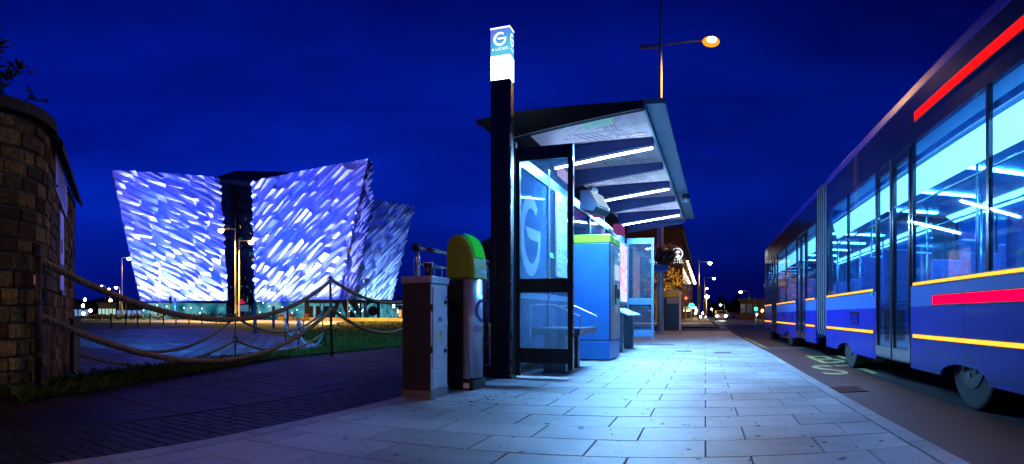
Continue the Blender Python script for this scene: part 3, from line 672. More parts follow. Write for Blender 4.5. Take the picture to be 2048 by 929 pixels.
for a, b in gseg:
    a, b = V(a), V(b); nn = (b-a).cross(V((0,0,1))).normalized(); nn = nn if nn.dot(-a) > 0 else -nn
    lw.quad((a.x,a.y,-.2),(b.x,b.y,-.2),(b.x,b.y,a.z+.1),(a.x,a.y,a.z+.1))
    k = int((b-a).length/2.4)
    for i in range(k+1):
        p = a.lerp(b, i/k) + nn*.5; mu.beam((p.x,p.y,-.2),(p.x,p.y,a.z), .12 if i % 4 else .45, .2)
    mu.beam((a.x+nn.x*.5,a.y+nn.y*.5,a.z+.05),(b.x+nn.x*.5,b.y+nn.y*.5,b.z+.05), .3, .22)
    for i in range(int(k*1.3)):
        p = a.lerp(b, rg.random()) + nn*.3; MB().ball((p.x,p.y,rg.uniform(.8,a.z-.2)), .11, n=6, m=4).build('lobby_lamp', llm, ms)
    for i in range(k//2):
        p = a.lerp(b, rg.random()) + nn*.25; hh = rg.uniform(.5,1.9); mu.beam((p.x,p.y,-.2),(p.x,p.y,hh), rg.uniform(.3,.9), .1)
lw.build('lobby', lobm, ms, recalc=False); mu.build('shopfront_frame', mat('shopfront_frame', (.03,.04,.05), .4), ms)
# lettered steel plate in front: letters cut right through
def cut_plate():
    wd, ht = 10.0, 2.45; v2, f2 = text2d('TITANIC', 2.0, 1.0, .045); xs = [p[0] for p in v2]; ys = [p[1] for p in v2]
    sx = (wd-1.0)/(max(xs)-min(xs)); sy = (ht-.32)/(max(ys)-min(ys)); mx_ = (max(xs)+min(xs))/2
    v2 = [((p[0]-mx_)*sx+.1, (p[1]-min(ys))*sy) for p in v2]
    tb = MB(); n = len(v2); tb.v = [(x,-.5,z) for x, z in v2] + [(x,.5,z) for x, z in v2]; tb.f = [f for f in f2] + [tuple(i+n for i in reversed(f)) for f in f2]
    ec = {}
    for f in f2:
        for a, b in zip(f, f[1:]+f[:1]): ec[(a,b)] = 1
    for a, b in ec:
        if (b,a) not in ec: tb.f.append((b,a,a+n,b+n))
    T = tb.build('cutter', black); T.location = (0,0,-.1) ; 
    me = T.data
    sh = Vector(((min(p[0] for p in tb.v)+max(p[0] for p in tb.v))/2, 0, min(p[2] for p in tb.v))); T.location = sh + V((0,0,-.12))
    bmx = bmesh.new(); bmx.from_mesh(me); bmesh.ops.remove_doubles(bmx, verts=bmx.verts, dist=1e-4); bmesh.ops.recalc_face_normals(bmx, faces=bmx.faces); bmx.to_mesh(me); bmx.free()
    P = MB().box(-wd/2, wd/2, -.06, .06, 0, ht).build('lettered_plate', black); P.location = (0,0,0)
    md = P.modifiers.new('b','BOOLEAN'); md.operation = 'DIFFERENCE'; md.object = T; md.solver = 'EXACT'
    bpy.context.view_layer.update(); dg = bpy.context.evaluated_depsgraph_get(); nm_ = bpy.data.meshes.new_from_object(P.evaluated_get(dg)); P.modifiers.clear(); P.data = nm_
    bpy.data.objects.remove(T); return P
tp = cut_plate(); pa, pb = V(A(609,636,80)), V(A(760,636,80)); tp.location = (pa+pb)/2; tp.location.z = .28; dv = pb-pa; tp.rotation_euler = (0,0,math.atan2(dv.y,dv.x))
tp.scale = ((pb-pa).length/10, 1, 1); tag(tp, 'long black steel plate with TITANIC cut through it, standing in front of the museum', 'sign')
lwm = mat('warm_stone_wall', (.32,.25,.16), .8, 0, .3, .7)
mb = MB(); a, b = V(G(590,640.5)), V(G(812,644)); mb.beam((a.x,a.y,.12),(b.x,b.y,.12),.4,.5); tag(mb.build('low_wall', lwm), 'low pale stone wall along the lawn below the lettered plate', 'wall')
hed = MB(); 
for k in range(1500):
    x = rnd.uniform(175,560); p = A(x, 0, 88); leaf(hed, (p[0]+rnd.gauss(0,.5), p[1]+rnd.gauss(0,.5), rnd.random()*.75), (rnd.gauss(0,1), rnd.gauss(0,1), rnd.random()), .45, .14)
tag(hed.build('hedge', mat('hedge_leaf', (.05,.05,.012), .8), recalc=False), 'low clipped hedge beyond the lawn in front of the museum', 'hedge')
# ---- street lamps
lensS = emit('sodium_lens', (1,.62,.22), 40); lensW = emit('white_lens', (.8,.95,1), 30); lensY = emit('amber_lens', (1,.42,.06), 60)
polem = mat('lamp_pole_paint', (.5,.5,.5), .5, .3, .15, 2)
def lamp(xl, yl, xp, r, label, lens=None, power=0, yt=None, col=SOD, group='street lamps', rp=.09, head=.28):
    L0 = A(xl, yl, r); B = A(xp, 640, r); th = thing('street_lamp', label, 'street lamp', (B[0],B[1],-.02), 0, group)
    topz = A(xp, yt, r)[2] if yt else L0[2]; zz = L0[2]
    MB().tube([(B[0],B[1],-.02),(B[0],B[1],zz*.3),(B[0],B[1],topz)], [rp*1.3,rp,rp*.6], 8).build('pole', polem, th, True)
    MB().tube([(B[0],B[1],zz+.1),(L0[0],L0[1],zz+.12)], rp*.5, 6).build('arm', polem, th)
    hd = MB().ball((L0[0],L0[1],zz+.1), head*1.25, head*1.25, head*.4, 10, 6).build('lamp_head', polem, th, True)
    MB().ball((L0[0],L0[1],zz-.06), head*1.15, head*1.15, head*1.0, 12, 8).build('lens', lens or lensS, hd, True)
    if power: light('SPOT', (L0[0],L0[1],zz-.35), col, power, (L0[0],L0[1],0), .3, 128, .5)
    return th
lamp(442,460,471,66,'tall street lamp with its arm to the left, in front of the dark museum atrium', None, 34000, 428)
lamp(502,484,478,70,'tall street lamp with its arm to the right, in front of the dark museum atrium', None, 34000, 478)
lamp(313,527,320,92,'street lamp with a short arm in front of the left museum hull', None, 24000)
lamp(258,517,244,96,'street lamp rising at the left edge of the left museum hull', lensW, 700)
lamp(232,575,240,120,'small distant street lamp with pale pole left of the museum', None, 2000)
lamp(203,572,211,170,'farther small lamp over the low lit buildings left of the museum', lensW)
lamp(218,578,219,150,'warm lamp on a stubby lit column left of the museum', None, 1500)
lamp(328,585,321,180,'tiny lamp seen low against the left museum hull', None)
lamp(697,500,696,72,'golden lit lamp post in front of the right museum prow', polem, 0, 480)
lamp(733,560,732,78,'brown lamp post beside the lettered plate', polem, 0, 560)
light('SPOT', (-36,50,9), SOD, 32000, (-34,48,0), .3, 128, .5)
for k, (x, y, r_, lb, mm_) in enumerate([(167,628,88,'bright low sodium lamp at the far edge of the lawn by the stone building', lensY), (166,612,120,'white lamp ball above the low sodium lamp on the left', lensW), (170,600,140,'pale lamp ball highest over the far left car park', lensW), (221,602,130,'warm lamp ball in front of the low lit building', lensS), (181,622,110,'faint lamp ball right of the low sodium lamp', lensS), (788,613,120,'white lamp ball right of the rear museum hull', lensW), (798,624,120,'lamp ball against the small yellow kiosk', lensS)]):
    p = A(x, y, r_); th = thing('bollard_lamp', lb, 'lamp', (p[0],p[1],0), 0, 'small lamps on poles'); MB().tube([(p[0],p[1],-.02),(p[0],p[1],p[2]-.15)], .06, 6).build('pole', black, th); MB().ball((p[0],p[1],p[2]), .0022*r_+.05, n=10, m=6).build('globe', mm_, th, True)
# ---- low buildings and hill on the far left
def block(name, label, xa, xb, yt, r, m, lit=None, group=None, depth=12, roof=None, cat='building', base=.0):
    a, b = V(A(xa,yt,r)), V(A(xb,yt,r)); dv = (b-a); dv.z = 0; n_ = V((-dv.y,dv.x,0)).normalized(); n_ = n_ if n_.dot(a) > 0 else -n_
    th = thing(name, label, cat, ((a.x+b.x)/2,(a.y+b.y)/2,-.1), 0, group); mb = MB()
    mb.prism([(a.x,a.y,-.1),(b.x,b.y,-.1),(b.x,b.y,a.z),(a.x,a.y,a.z)], n_*depth); mb.build('wall', m, th)
    e0 = a - n_*.4 - dv.normalized()*.4; e1 = b - n_*.4 + dv.normalized()*.4
    MB().prism([(e0.x,e0.y,a.z),(e1.x,e1.y,a.z),(e1.x,e1.y,a.z+.35),(e0.x,e0.y,a.z+.35)], n_*(depth+.8)).build('roof', roof or black, th)
    if lit:
        for k in range(lit[0]):
            u0 = (k+.12)/lit[0]; u1 = (k+.88)/lit[0]; p, q = a.lerp(b,u0) - n_*.04, a.lerp(b,u1) - n_*.04
            MB().quad((p.x,p.y,lit[1]),(q.x,q.y,lit[1]),(q.x,q.y,lit[2]),(p.x,p.y,lit[2])).build('window', lit[3], th)
    return th
litc = emit('lit_shop', (.45,.75,.62), .9); litw = emit('lit_shop_warm', (1,.6,.2), .9); litb = emit('lit_shop_blue', (.25,.45,.9), .6)
grey = mat('dim_render_wall', (.14,.14,.15), .8)
block('low_building', 'long low building with glowing pale windows left of the museum', 196, 232, 607, 130, mat('tan_wall', (.3,.22,.13), .8), (5,.7,2.0,litc))
block('low_building', 'low building with bluish lit windows touching the left museum hull', 233, 284, 612, 135, grey, (5,.4,1.7,litb))
block('low_building', 'dim low shed with a blue lit front next to the stone building', 145, 178, 611, 140, grey, (3,.4,1.9,litb))
block('kiosk', 'small yellow lit kiosk to the right of the lettered plate', 796, 812, 615, 110, mat('kiosk_ochre', (.5,.3,.08), .7), (2,.3,1.6,litw), depth=3, cat='kiosk')
hm = mat('far_hill_scrub', (.012,.016,.014), .95)
hb = MB(); hp = [A(x, y, 420) for x, y in ((100,600),(150,598),(185,603),(215,596),(245,601),(290,606),(310,640),(80,640))]; hb.prism([(p[0],p[1],p[2]) for p in hp], tuple(V(hp[0]).normalized()*60)); struct(hb.build('hill', hm))
# small trees, traffic signals and planters in front of the museum
tl = mat('autumn_leaf', (.16,.07,.02), .7, 0, .4, 3); tk = mat('tree_bark', (.06,.045,.03), .9)
def tree(x, yt, yb, r, label, lm, wd, seed, n=420, ls=.22, cat='tree', group=None):
    rg = random.Random(seed); B = A(x, yb, r); hh = A(x, yt, r)[2]; b0 = -.02; th = thing('tree', label, cat, (B[0],B[1],b0), 0, group)
    tr = MB(); tr.tube([(B[0],B[1],b0),(B[0]+.03*hh*.2,B[1],hh*.35),(B[0],B[1],hh*.75)], [.045*hh*.5,.03*hh*.5,.01*hh*.5], 8); tips = []
    for k in range(11):
        a = rg.uniform(0,6.28); z0 = hh*rg.uniform(.3,.65); e = (B[0]+math.cos(a)*wd*rg.uniform(.5,.95), B[1]+math.sin(a)*wd*rg.uniform(.5,.95), hh*rg.uniform(.5,.95)); tr.tube([(B[0],B[1],z0), tuple(V((B[0],B[1],z0)).lerp(V(e),.5)+V((0,0,.05*hh))), e], [.012*hh,.008*hh,.003*hh], 5); tips.append(e)
    tips.append((B[0],B[1],hh*.93)); tr.build('trunk', tk, th); cr = MB()
    for k in range(n):
        tp_ = tips[rg.randrange(len(tips))]; c = (tp_[0]+rg.gauss(0,wd*.22), tp_[1]+rg.gauss(0,wd*.22), tp_[2]+rg.gauss(0,hh*.07)); leaf(cr, c, (rg.gauss(0,1),rg.gauss(0,1),rg.gauss(0,.7)), ls*rg.uniform(.6,1.3), ls*.35)
    cr.build('crown', lm, th, recalc=False); return th
tree(790, 592, 640, 95, 'small russet young tree right of the lettered plate', tl, 1.0, 3, 260, .2)
tree(568, 591, 640, 95, 'small dark tree in front of the right museum hull', mat('dark_tree_leaf', (.03,.03,.02), .8), .9, 5, 220, .2)
planterm = mat('planter_timber', (.09,.06,.04), .8)
for k, (x0, x1, lb) in enumerate([(556,568,'dark timber bench planter in front of the museum, leftmost of four'), (575,585,'dark timber bench planter in front of the museum, second of four'), (608,619,'dark timber bench planter just left of the lettered plate'), (372,388,'dark timber bench planter below the left museum hull')]):
    a, b = V(A(x0,640,74)), V(A(x1,640,74)); th = thing('planter', lb, 'planter', ((a.x+b.x)/2,(a.y+b.y)/2,0), 0, 'bench planters'); mb = MB(); mb.beam((a.x,a.y,.25),(b.x,b.y,.25),.7,.5); mb.build('box', planterm, th)
    pmn = MB(); 
    for q in range(60): c = a.lerp(b, rnd.random()); leaf(pmn, (c.x+rnd.gauss(0,.1),c.y+rnd.gauss(0,.1),.5), (rnd.gauss(0,.6),rnd.gauss(0,.6),1), .4, .06)
    pmn.build('foliage', tl, th, recalc=False)
def signal(x, yc, r, label, on, ybase=640, heads=1, group='traffic lights', sz=.16):
    p = A(x, yc, r); th = thing('traffic_light', label, 'traffic light', (p[0],p[1],-.02), 0, group); d = V((-p[0],-p[1],0)).normalized(); sd = V((d.y,-d.x,0))
    MB().tube([(p[0],p[1],-.02),(p[0],p[1],p[2]+.5)], .055, 8).build('pole', polem, th)
    hd = MB().beam((p[0]+d.x*.12,p[1]+d.y*.12,p[2]-.5),(p[0]+d.x*.12,p[1]+d.y*.12,p[2]+.55), .36,.2, tuple(d)).build('signal_head', black, th, bevel=.03)
    for k, (nm_, c_) in enumerate((('red',(1,.04,.03)),('amber',(1,.5,.05)),('green',(.02,1,.62)))):
        z = p[2]+.34-.33*k; q = V((p[0],p[1],z)) + d*.24; mb = MB(); mb.ball(q, sz*(1.0 if on == nm_ else .75), n=12, m=8)
        mb.build('signal_lamp', emit('signal_%s_lit'%nm_, c_, 9) if on == nm_ else mat('signal_%s_off'%nm_, [v*.08 for v in c_], .3), hd, True)
    return th
signal(252,600,85,'black traffic light left of the museum seen from behind', None)
signal(341,601,85,'black traffic light in front of the left museum hull, leftmost of a close pair', None)
signal(350,604,92,'black traffic light in front of the left museum hull, rightmost of a close pair', None)
# ================================================================ TRAM-BUS SHELTER
LED = (.19,.52,1.0)
sh = thing('bus_shelter', 'dark framed glass bus shelter with wing roof and glowing white roof strips', 'bus shelter', (-2.16,6.5,0), -R(1.25))
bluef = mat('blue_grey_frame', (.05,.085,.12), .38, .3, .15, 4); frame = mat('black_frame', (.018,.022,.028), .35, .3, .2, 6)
clear = glass('shelter_glass', (.80,.91,1), .07, .85, (.5,.72,.95), .045); clear2 = glass('far_glass', (.75,.88,1), .12, .25, (.5,.7,.95), .03)
frost = glass('frosted_glass', (.2,.45,.8), .05, .15, (.04,.16,.36), .72); frost2 = glass('lower_back_glass', (.2,.4,.7), .05, .1, (.05,.15,.32), .6)
def panel(y, fm, gm, zt=2.63, gm2=None):
    x0, x1 = -2.14, -1.468; th = .055; m = MB()
    m.box(x0,x0+.05,y-th/2,y+th/2,.02,zt).box(x1-.055,x1,y-th/2,y+th/2,.1,zt).box(x0+.05,x1-.055,y-th/2,y+th/2,zt-.15,zt-.001).box(x0+.05,x1-.055,y-th/2,y+th/2,.97,1.13).box(x0+.05,x1-.055,y-th/2,y+th/2,.17,.34)
    p = m.build('end_panel', fm, sh, bevel=.004)
    MB().box(x0+.052,x1-.057,y-.006,y+.006,1.132,zt-.152).build('glass_pane', gm, p); MB().box(x0+.052,x1-.057,y-.006,y+.006,.342,.968).build('glass_pane', gm2 or gm, p)
    MB().box(x1-.0,x1+.006,y-.012,y+.02,.1,zt).build('edge_trim', steel, p)
    return p
panel(6.5, frame, clear)
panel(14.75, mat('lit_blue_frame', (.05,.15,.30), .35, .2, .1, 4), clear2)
# back posts, rails, panes
m = MB(); by = [6.62, 8.0, 9.3, 10.65, 12.0, 13.4, 14.7]
for y in by: m.box(-2.25,-2.18,y-.035,y+.035,0,2.74)
m.build('back_post', bluef, sh, bevel=.004)
m = MB()
for a, b in zip(by, by[1:]): m.box(-2.245,-2.185,a+.036,b-.036,2.5,2.64).box(-2.24,-2.19,a+.036,b-.036,.92,1.0).box(-2.24,-2.19,a+.036,b-.036,.1,.2)
m.build('back_rail', mat('pale_back_rail', (.17,.25,.33), .4, .4, .1, 5), sh, bevel=.003)
for k, (a, b) in enumerate(zip(by, by[1:])):
    up = MB().box(-2.22,-2.21,a+.037,b-.037,1.0,2.5).build('back_pane', frost if k == 0 else clear2, sh); MB().box(-2.22,-2.21,a+.037,b-.037,.2,.92).build('back_pane', frost2, sh)
    if k == 0:
        lg = MB(); pol = glogo(.42); lg.flat(pol, (-2.207,7.25,1.72), (0,1,0), (0,0,1.22)); lg.build('logo_transfer', glass('pale_film', (.8,.9,1), .02, .1, (.75,.88,1), .6), up)
# mint rail sticker across the far panes
MB().box(-2.207,-2.203,8.04,9.26,1.53,1.6).build('visibility_strip', mat('mint_vinyl', (.25,.7,.45), .5), sh)
# notice board
nb = MB().box(-2.17,-2.14,8.25,8.82,1.27,2.5).build('notice_board', mat('notice_paper', (.55,.58,.62), .45, 0, .03), sh, bevel=.004)
tx = MB()
for s, z, sz, yy in (('Plan', 2.33, .085, 8.4), ('before', 2.245, .075, 8.43), ('you go', 2.16, .085, 8.44)): tx.tris(text2d(s, sz), (-2.137,yy,z), (0,1,0), (0,0,1))
for r_ in range(9):
    z = 2.06 - r_*.075
    for c_ in range(3):
        y0 = 8.31 + c_*.17; tx.quad((-2.137,y0,z),(-2.137,y0+.11*rnd.uniform(.5,1),z),(-2.137,y0+.1,z+.008),(-2.137,y0,z+.008))
        if r_ % 3 == 0: tx.box(-2.138,-2.136,y0+.02,y0+.06,z+.02,z+.055)
tx.quad((-2.137,8.3,1.35),(-2.137,8.34,1.35),(-2.137,8.34,1.4),(-2.137,8.3,1.4)); tx.tris(text2d('metro', .05), (-2.137,8.43,1.37), (0,1,0), (0,0,1)); tx.build('notice_print', mat('navy_ink', (.02,.04,.12), .6), nb)
# lit advert on the back wall beyond the machine
ad = MB().box(-2.15,-2.06,12.9,14.3,.95,2.42).build('advert_case', bluef, sh, bevel=.01)
m_, t, o_ = nt('advert_print'); e = N(t,'ShaderNodeEmission'); tc = N(t,'ShaderNodeTexCoord'); nz_ = N(t,'ShaderNodeTexNoise'); nz_.inputs['Scale'].default_value = 1.6; nz_.inputs['Detail'].default_value = 2; t.links.new(tc.outputs['Object'], nz_.inputs[0])
t.links.new(ramp(t, nz_.outputs['Color'], [(.3,(.3,.5,1)),(.45,(.7,.8,1)),(.53,(.9,.35,.55)),(.57,(.7,.85,1)),(.68,(.2,.8,.5))]), e.inputs[0]); e.inputs[1].default_value = 1.3; t.links.new(e.outputs[0], o_.inputs[0])
MB().box(-2.059,-2.052,12.97,14.23,1.02,2.35).build('advert_face', m_, ad)
# roof
roofm = mat('black_roof_skin', (.006,.009,.016), .75, spec=.15); beamb = mat('blue_beam', (.02,.05,.20), .42, .2, .15, 3)
zc = lambda x: 3.07 + (x+2.3)*.05
rf = MB(); rf.prism([(-2.3,6.96,zc(-2.3)+.03),(-.72,6.96,zc(-.72)+.03),(-.72,6.96,3.235),(-2.3,6.96,3.20)], (0,8.25,0)); rf.prism([(-2.82,6.96,3.14),(-2.301,6.96,3.08),(-2.301,6.96,3.20),(-2.82,6.96,3.165)], (0,8.25,0)); roof = rf.build('roof', roofm, sh)
MB().prism([(-2.34,6.88,2.87),(-.74,6.88,3.105),(-.74,6.88,3.20),(-2.34,6.88,3.20)], (0,.078,0)).build('end_beam', roofm, sh, bevel=.004)
MB().prism([(-2.80,6.86,3.11),(-2.345,6.86,2.92),(-2.345,6.86,3.19),(-2.80,6.86,3.15)], (0,.1,0)).build('rear_wing', roofm, sh, bevel=.004)
MB().beam((-2.34,6.874,2.875),(-.74,6.874,3.11), .008,.012).build('beam_trim', galv, sh)
fas = mat('blue_grey_fascia', (.07,.20,.32), .45, .2, .08, 2)
MB().box(-.70,-.475,6.9,15.25,3.168,3.232).build('fascia', fas, sh, bevel=.004)
MB().prism([(-.735,6.9,3.10),(-.702,6.9,3.10),(-.702,6.9,3.235),(-.735,6.9,3.235)], (0,8.33,0)).build('inner_fascia', fas, sh, bevel=.003)
ceilm = mat('printed_ceiling_panel', (.86,.66,.76), .5, 0, .05, 2)
beams = [6.96, 8.16, 9.5, 10.84, 12.2, 13.7, 15.15]
strip_m = emit('led_strip', (.46,.72,1), 46)
lines = mat('drawing_ink', (.035,.035,.10), .6)
def drawing(y0, y1):
    mb = MB(); rg = random.Random(4); Z = lambda x: zc(x) - .0035; xa, xb = -2.1, -.78; sy = (y1-y0)/1.2
    def seg(p, q, wd=.006):
        wd *= 1.6
        p, q = V((p[0], y0+p[1]*sy, 0)), V((q[0], y0+q[1]*sy, 0)); d = (q-p); 
        if d.length < 1e-5: return
        d.normalize(); s = V((-d.y,d.x,0))*wd/2; mb.quad(*[(c.x,c.y,Z(c.x)) for c in (p-s,q-s,q+s,p+s)])
    def arcl(cx_, cy_, r_, a0, a1, wd=.006, ky=1.0, n=16):
        for k in range(n):
            t0, t1 = R(a0+(a1-a0)*k/n), R(a0+(a1-a0)*(k+1)/n); seg((cx_+r_*math.cos(t0), cy_+ky*r_*math.sin(t0)), (cx_+r_*math.cos(t1), cy_+ky*r_*math.sin(t1)), wd)
    for r_ in (.2,.24,.3,.34): arcl(-.98,.55,r_,100,255,.006,1.5)
    for k in range(0,15,2):                      # ship's ribs round the hull section
        a = R(105+10*k); seg((-.98+.34*math.cos(a),.55+.51*math.sin(a)), (-.98+(.40+.03*(k%3))*math.cos(a),.55+(.6+.04*(k%3))*math.sin(a)), .007)
    for k in range(9): seg((-.96,.2+.09*k),(-.86+.03*(k%2),.2+.09*k),.005)
    for y, xs, xe in ((.72,-1.72,-1.1),(.76,-1.72,-1.2),(.94,-1.9,-.8),(.98,-1.6,-.8),(1.08,-2.0,-.8),(.2,-1.4,-1.15)): seg((xs,y),(xe,y),.005)
    for k in range(4): seg((-1.75+.08*k,.7),(-1.58+.1*k,1.12),.009)
    for k in range(12):
        x = rg.uniform(-2.0,-.85); y = rg.uniform(.62,1.12); seg((x,y),(x+rg.uniform(-.07,.07),y+rg.uniform(-.07,.07)),.006)
    for k in range(8): x = -1.95+.13*k; seg((x,.5+.02*k),(x+.16,.36+.02*k),.005)
    for k in range(9): arcl(-1.9+.1*k,.86,.035,0,180,.005,1.2,6)
    return mb
def strip_lamp(y):                                # the LED strip's downward light
    l = bpy.data.lights.new('strip_light', 'AREA'); l.shape = 'RECTANGLE'; l.size = 1.38; l.size_y = .03; l.color = LED; l.energy = 400
    o = bpy.data.objects.new('strip_light', l); COL.objects.link(o); o.parent = sh; o.location = (-1.45-sh.location.x, y-.012-sh.location.y, 2.878); o.rotation_euler = (0, -math.atan2(.215,1.38), 0)
for k, (a, b) in enumerate(zip(beams, beams[1:])):
    cp_ = MB().prism([(-2.29,a+.045,zc(-2.29)),(-.74,a+.045,zc(-.74)),(-.74,a+.045,zc(-.74)+.02),(-2.29,a+.045,zc(-2.29)+.02)], (0,b-a-.09,0)).build('ceiling_panel', ceilm, sh)
    drawing(a+.05, b-.05).build('printed_drawing', lines, cp_, recalc=False)
    if k == 0: mt_ = MB(); Zm = lambda x: zc(x)-.006; mt_.quad(*[(x,y,Zm(x)) for x, y in ((-1.62,7.0),(-1.13,7.0),(-1.16,7.42),(-1.56,7.5))]); mt_.build('mint_glow_patch', mat('mint_glow', (.42,.85,.55), .5), cp_)  # green glow on the ceiling put in as a flat mint patch
    y = b
    if k < 6:
        led = k in (0,2,4)
        bp_ = MB().prism([(-2.18,y-.04,2.82),(-.74,y-.04,3.045),(-.74,y-.04,zc(-.74)+.02),(-2.18,y-.04,zc(-2.18)+.02)], (0,.08,0)).build('roof_beam', beamb, sh, bevel=.003)
        if led:
            tr_ = MB().beam((-2.15,y,2.807),(-.75,y,3.026), .05,.014).build('light_housing', galv, bp_)
            MB().beam((-2.14,y-.012,2.789),(-.76,y-.012,3.004), .034,.022).build('light_strip', strip_m, bp_); strip_lamp(y)
sgn = MB().box(-2.14,-2.12,8.25,9.2,2.72,2.88).build('illuminated_sign', emit('pink_sign', (1,.55,.75), .75), sh); 
for k, y in enumerate((10.2,12.7)): MB().box(-2.12,-1.95,y,y+.5,2.5,2.68).build('route_sign', emit('pink_sign_dim%d'%k, (.55,.10,.5), .35), sh)
# things that hang from or stand in the shelter
xs = lambda y: (y-6.5)*.0218
dp = thing('departure_screen', 'hooded departures display hanging under the shelter roof above the ticket machine', 'display screen', (-1.83,9.35,2.35), R(-12)); dp.scale = (.78,.62,.8)
MB().prism([(-.17,-.2,.06),(.12,-.2,0),(.2,-.2,.1),(.2,-.2,.14),(.03,-.2,.44),(-.17,-.2,.44)], (0,.95,0)).build('housing', mat('screen_housing', (.008,.02,.05), .4), dp, bevel=.012, world=False)
scf = emit('screen_face', (.55,.75,1), .8); p0, p1 = V((.206,0,.14)), V((.042,0,.43)); up_ = (p1-p0); nrm = V((up_.z,0,-up_.x)).normalized()
MB().quad(*[tuple(q + nrm*.006) for q in (p0+V((0,-.16,0)), p0+V((0,.71,0)), p1+V((0,.71,0)), p1+V((0,-.16,0)))]).build('screen', scf, dp, world=False)
tx = MB(); ul = up_.normalized()
for i, s in enumerate(('G1 East  2 min','G1 West  5 min','G2 City  9 min')): tx.tris(text2d(s, .072), p0 + ul*(.26-.085*i) + V((0,.27,0)) + nrm*.009, (0,1,0), tuple(ul))
tx.build('screen_text', mat('screen_ink', (.05,.06,.18), .5), dp, world=False)
MB().box(-.05,.0,.1,.5,.44,.56).build('bracket', frame, dp, world=False)
cc = thing('dome_camera', 'small glass dome camera under the outer roof fascia', 'security camera', (-.40,12.1,3.06)); MB().tube_z((-.40,12.1,3.075), [(.06,0),(.075,.03),(.075,.09)], 14).build('base', black, cc); MB().ball((-.40,12.1,3.07), .062, .062, .065, 14, 8).build('dome', mat('dome_glass', (.35,.5,.6), .06, .6), cc, True)
# bench
be = thing('bench', 'dark blue slab bench with thin steel armrests behind the near glass panel', 'bench', (-1.8,7.5,0))
MB().box(-2.1,-1.5,6.98,8.06,.47,.555).build('seat', mat('bench_seat', (.05,.10,.15), .35, .3, .1), be, bevel=.006)
for y in (7.16,7.88):
    lg = MB().box(-1.98,-1.70,y-.06,y+.06,.012,.47).build('leg', bluef, be, bevel=.005); MB().box(-2.0,-1.66,y-.09,y+.09,0,.012).build('foot_plate', bluef, lg)
for y in (6.97,8.07): MB().tube([(-2.11,y,.47),(-2.11,y,.84),(-1.80,y,.84),(-1.49,y,.70),(-1.49,y,.45)], .0095, 8).build('armrest', mat('satin_armrest%d'%(y>7.5), (.75,.77,.8), .3, .8, .05), be)
# ticket machine
tmn = thing('ticket_machine', 'tall blue ticket machine with lime green top inside the shelter', 'ticket machine', (-1.76,9.5,0), -R(2))
tb = mat('machine_blue', (.016,.10,.32), .38, .1, .1, 3, coat=.1); tbs = mat('machine_front_steel', (.30,.38,.46), .3, .7, .12, 4); lime = mat('lime_green_paint', (.24,.42,.012), .35, 0, .08, 3, coat=.2)
MB().box(-.30,.29,-.38,.46,.32,1.84).build('body', tb, tmn, world=False, bevel=.012)
MB().box(-.302,.294,-.384,.464,.02,.312).build('plinth', tb, tmn, world=False, bevel=.006)
MB().box(-.31,.305,-.39,.47,1.845,1.975).build('top', lime, tmn, world=False, bevel=.012)
fr = MB().box(.292,.312,-.30,.44,.325,1.83).build('front_panel', tbs, tmn, world=False, bevel=.006)
ov = MB(); ov.quad(*[(.318, .06+.27*math.cos(a)*(1 if abs(math.cos(a))<2 else 1), 1.2+.47*math.copysign(abs(math.sin(a))**.75, math.sin(a))) for a in [2*math.pi*k/40 for k in range(40)]]); mo = ov.build('fascia_oval', mat('oval_white', (.62,.68,.74), .3, .3), tmn, world=False, recalc=False)
MB().box(.314,.338,-.05,.24,1.28,1.52).build('touch_screen', emit('touch_screen', (.5,.72,1), 1.0), tmn, world=False); MB().box(.314,.345,-.1,.02,.88,1.0).build('ticket_tray', mat('tray_dark', (.03,.08,.05), .3), tmn, world=False, bevel=.006)
MB().box(.346,.348,-.085,.005,.9,.98).build('tray_light', emit('tray_green', (.03,.75,.3), .5), tmn, world=False)
m = MB(); m.box(.314,.35,.1,.18,.98,1.14).box(.314,.36,-.13,-.08,1.0,1.2).box(.314,.345,.2,.26,1.02,1.1); m.build('card_reader', black, tmn, world=False, bevel=.006)
tx = MB(); tx.tris(text2d('Tickets', .13), (.3145,.02,1.74), (0,1,0), (0,0,1)); tx.tris(text2d('GLIDER', .10), (.3145,.06,.5), (0,1,0), (0,0,1)); tx.build('lettering', whitep, tmn, world=False)
MB().box(.314,.318,.25,.42,1.60,1.66).box(.314,.318,.25,.42,1.68,1.74).build('sticker', mat('lime_sticker', (.6,.85,.4), .5), tmn, world=False)
tx = MB(); tx.tris(text2d('Tickets', .08), (.3075,.0,1.91), (0,1,0), (0,0,1)); tx.build('lettering', whitep, tmn, world=False)
m = MB().box(.2905,.2935,-.385,-.303,.32,1.84).build('edge_strip', frame, tmn, world=False)
# leaning perch
pr = thing('perch_seat', 'sloping pale slatted perch seat on a dark blue leg past the ticket machine', 'seat', (-1.75,11.9,0), -R(1.25))
m = MB()
for k in range(5): m.prism([(.0+.07*k,-.9,.86-.028*k),(.06+.07*k,-.9,.836-.028*k),(.06+.07*k,-.9,.81-.028*k),(.0+.07*k,-.9,.834-.028*k)], (0,1.8,0))
m.build('seat', mat('pale_perch', (.55,.62,.68), .4, .3, .05), pr, world=False)
for y in (-.7,.7): lg = MB().box(.0,.2,y-.06,y+.06,.012,.80).build('leg', bluef, pr, world=False, bevel=.004); MB().box(-.03,.24,y-.09,y+.09,0,.012).build('foot_plate', bluef, lg, world=False)

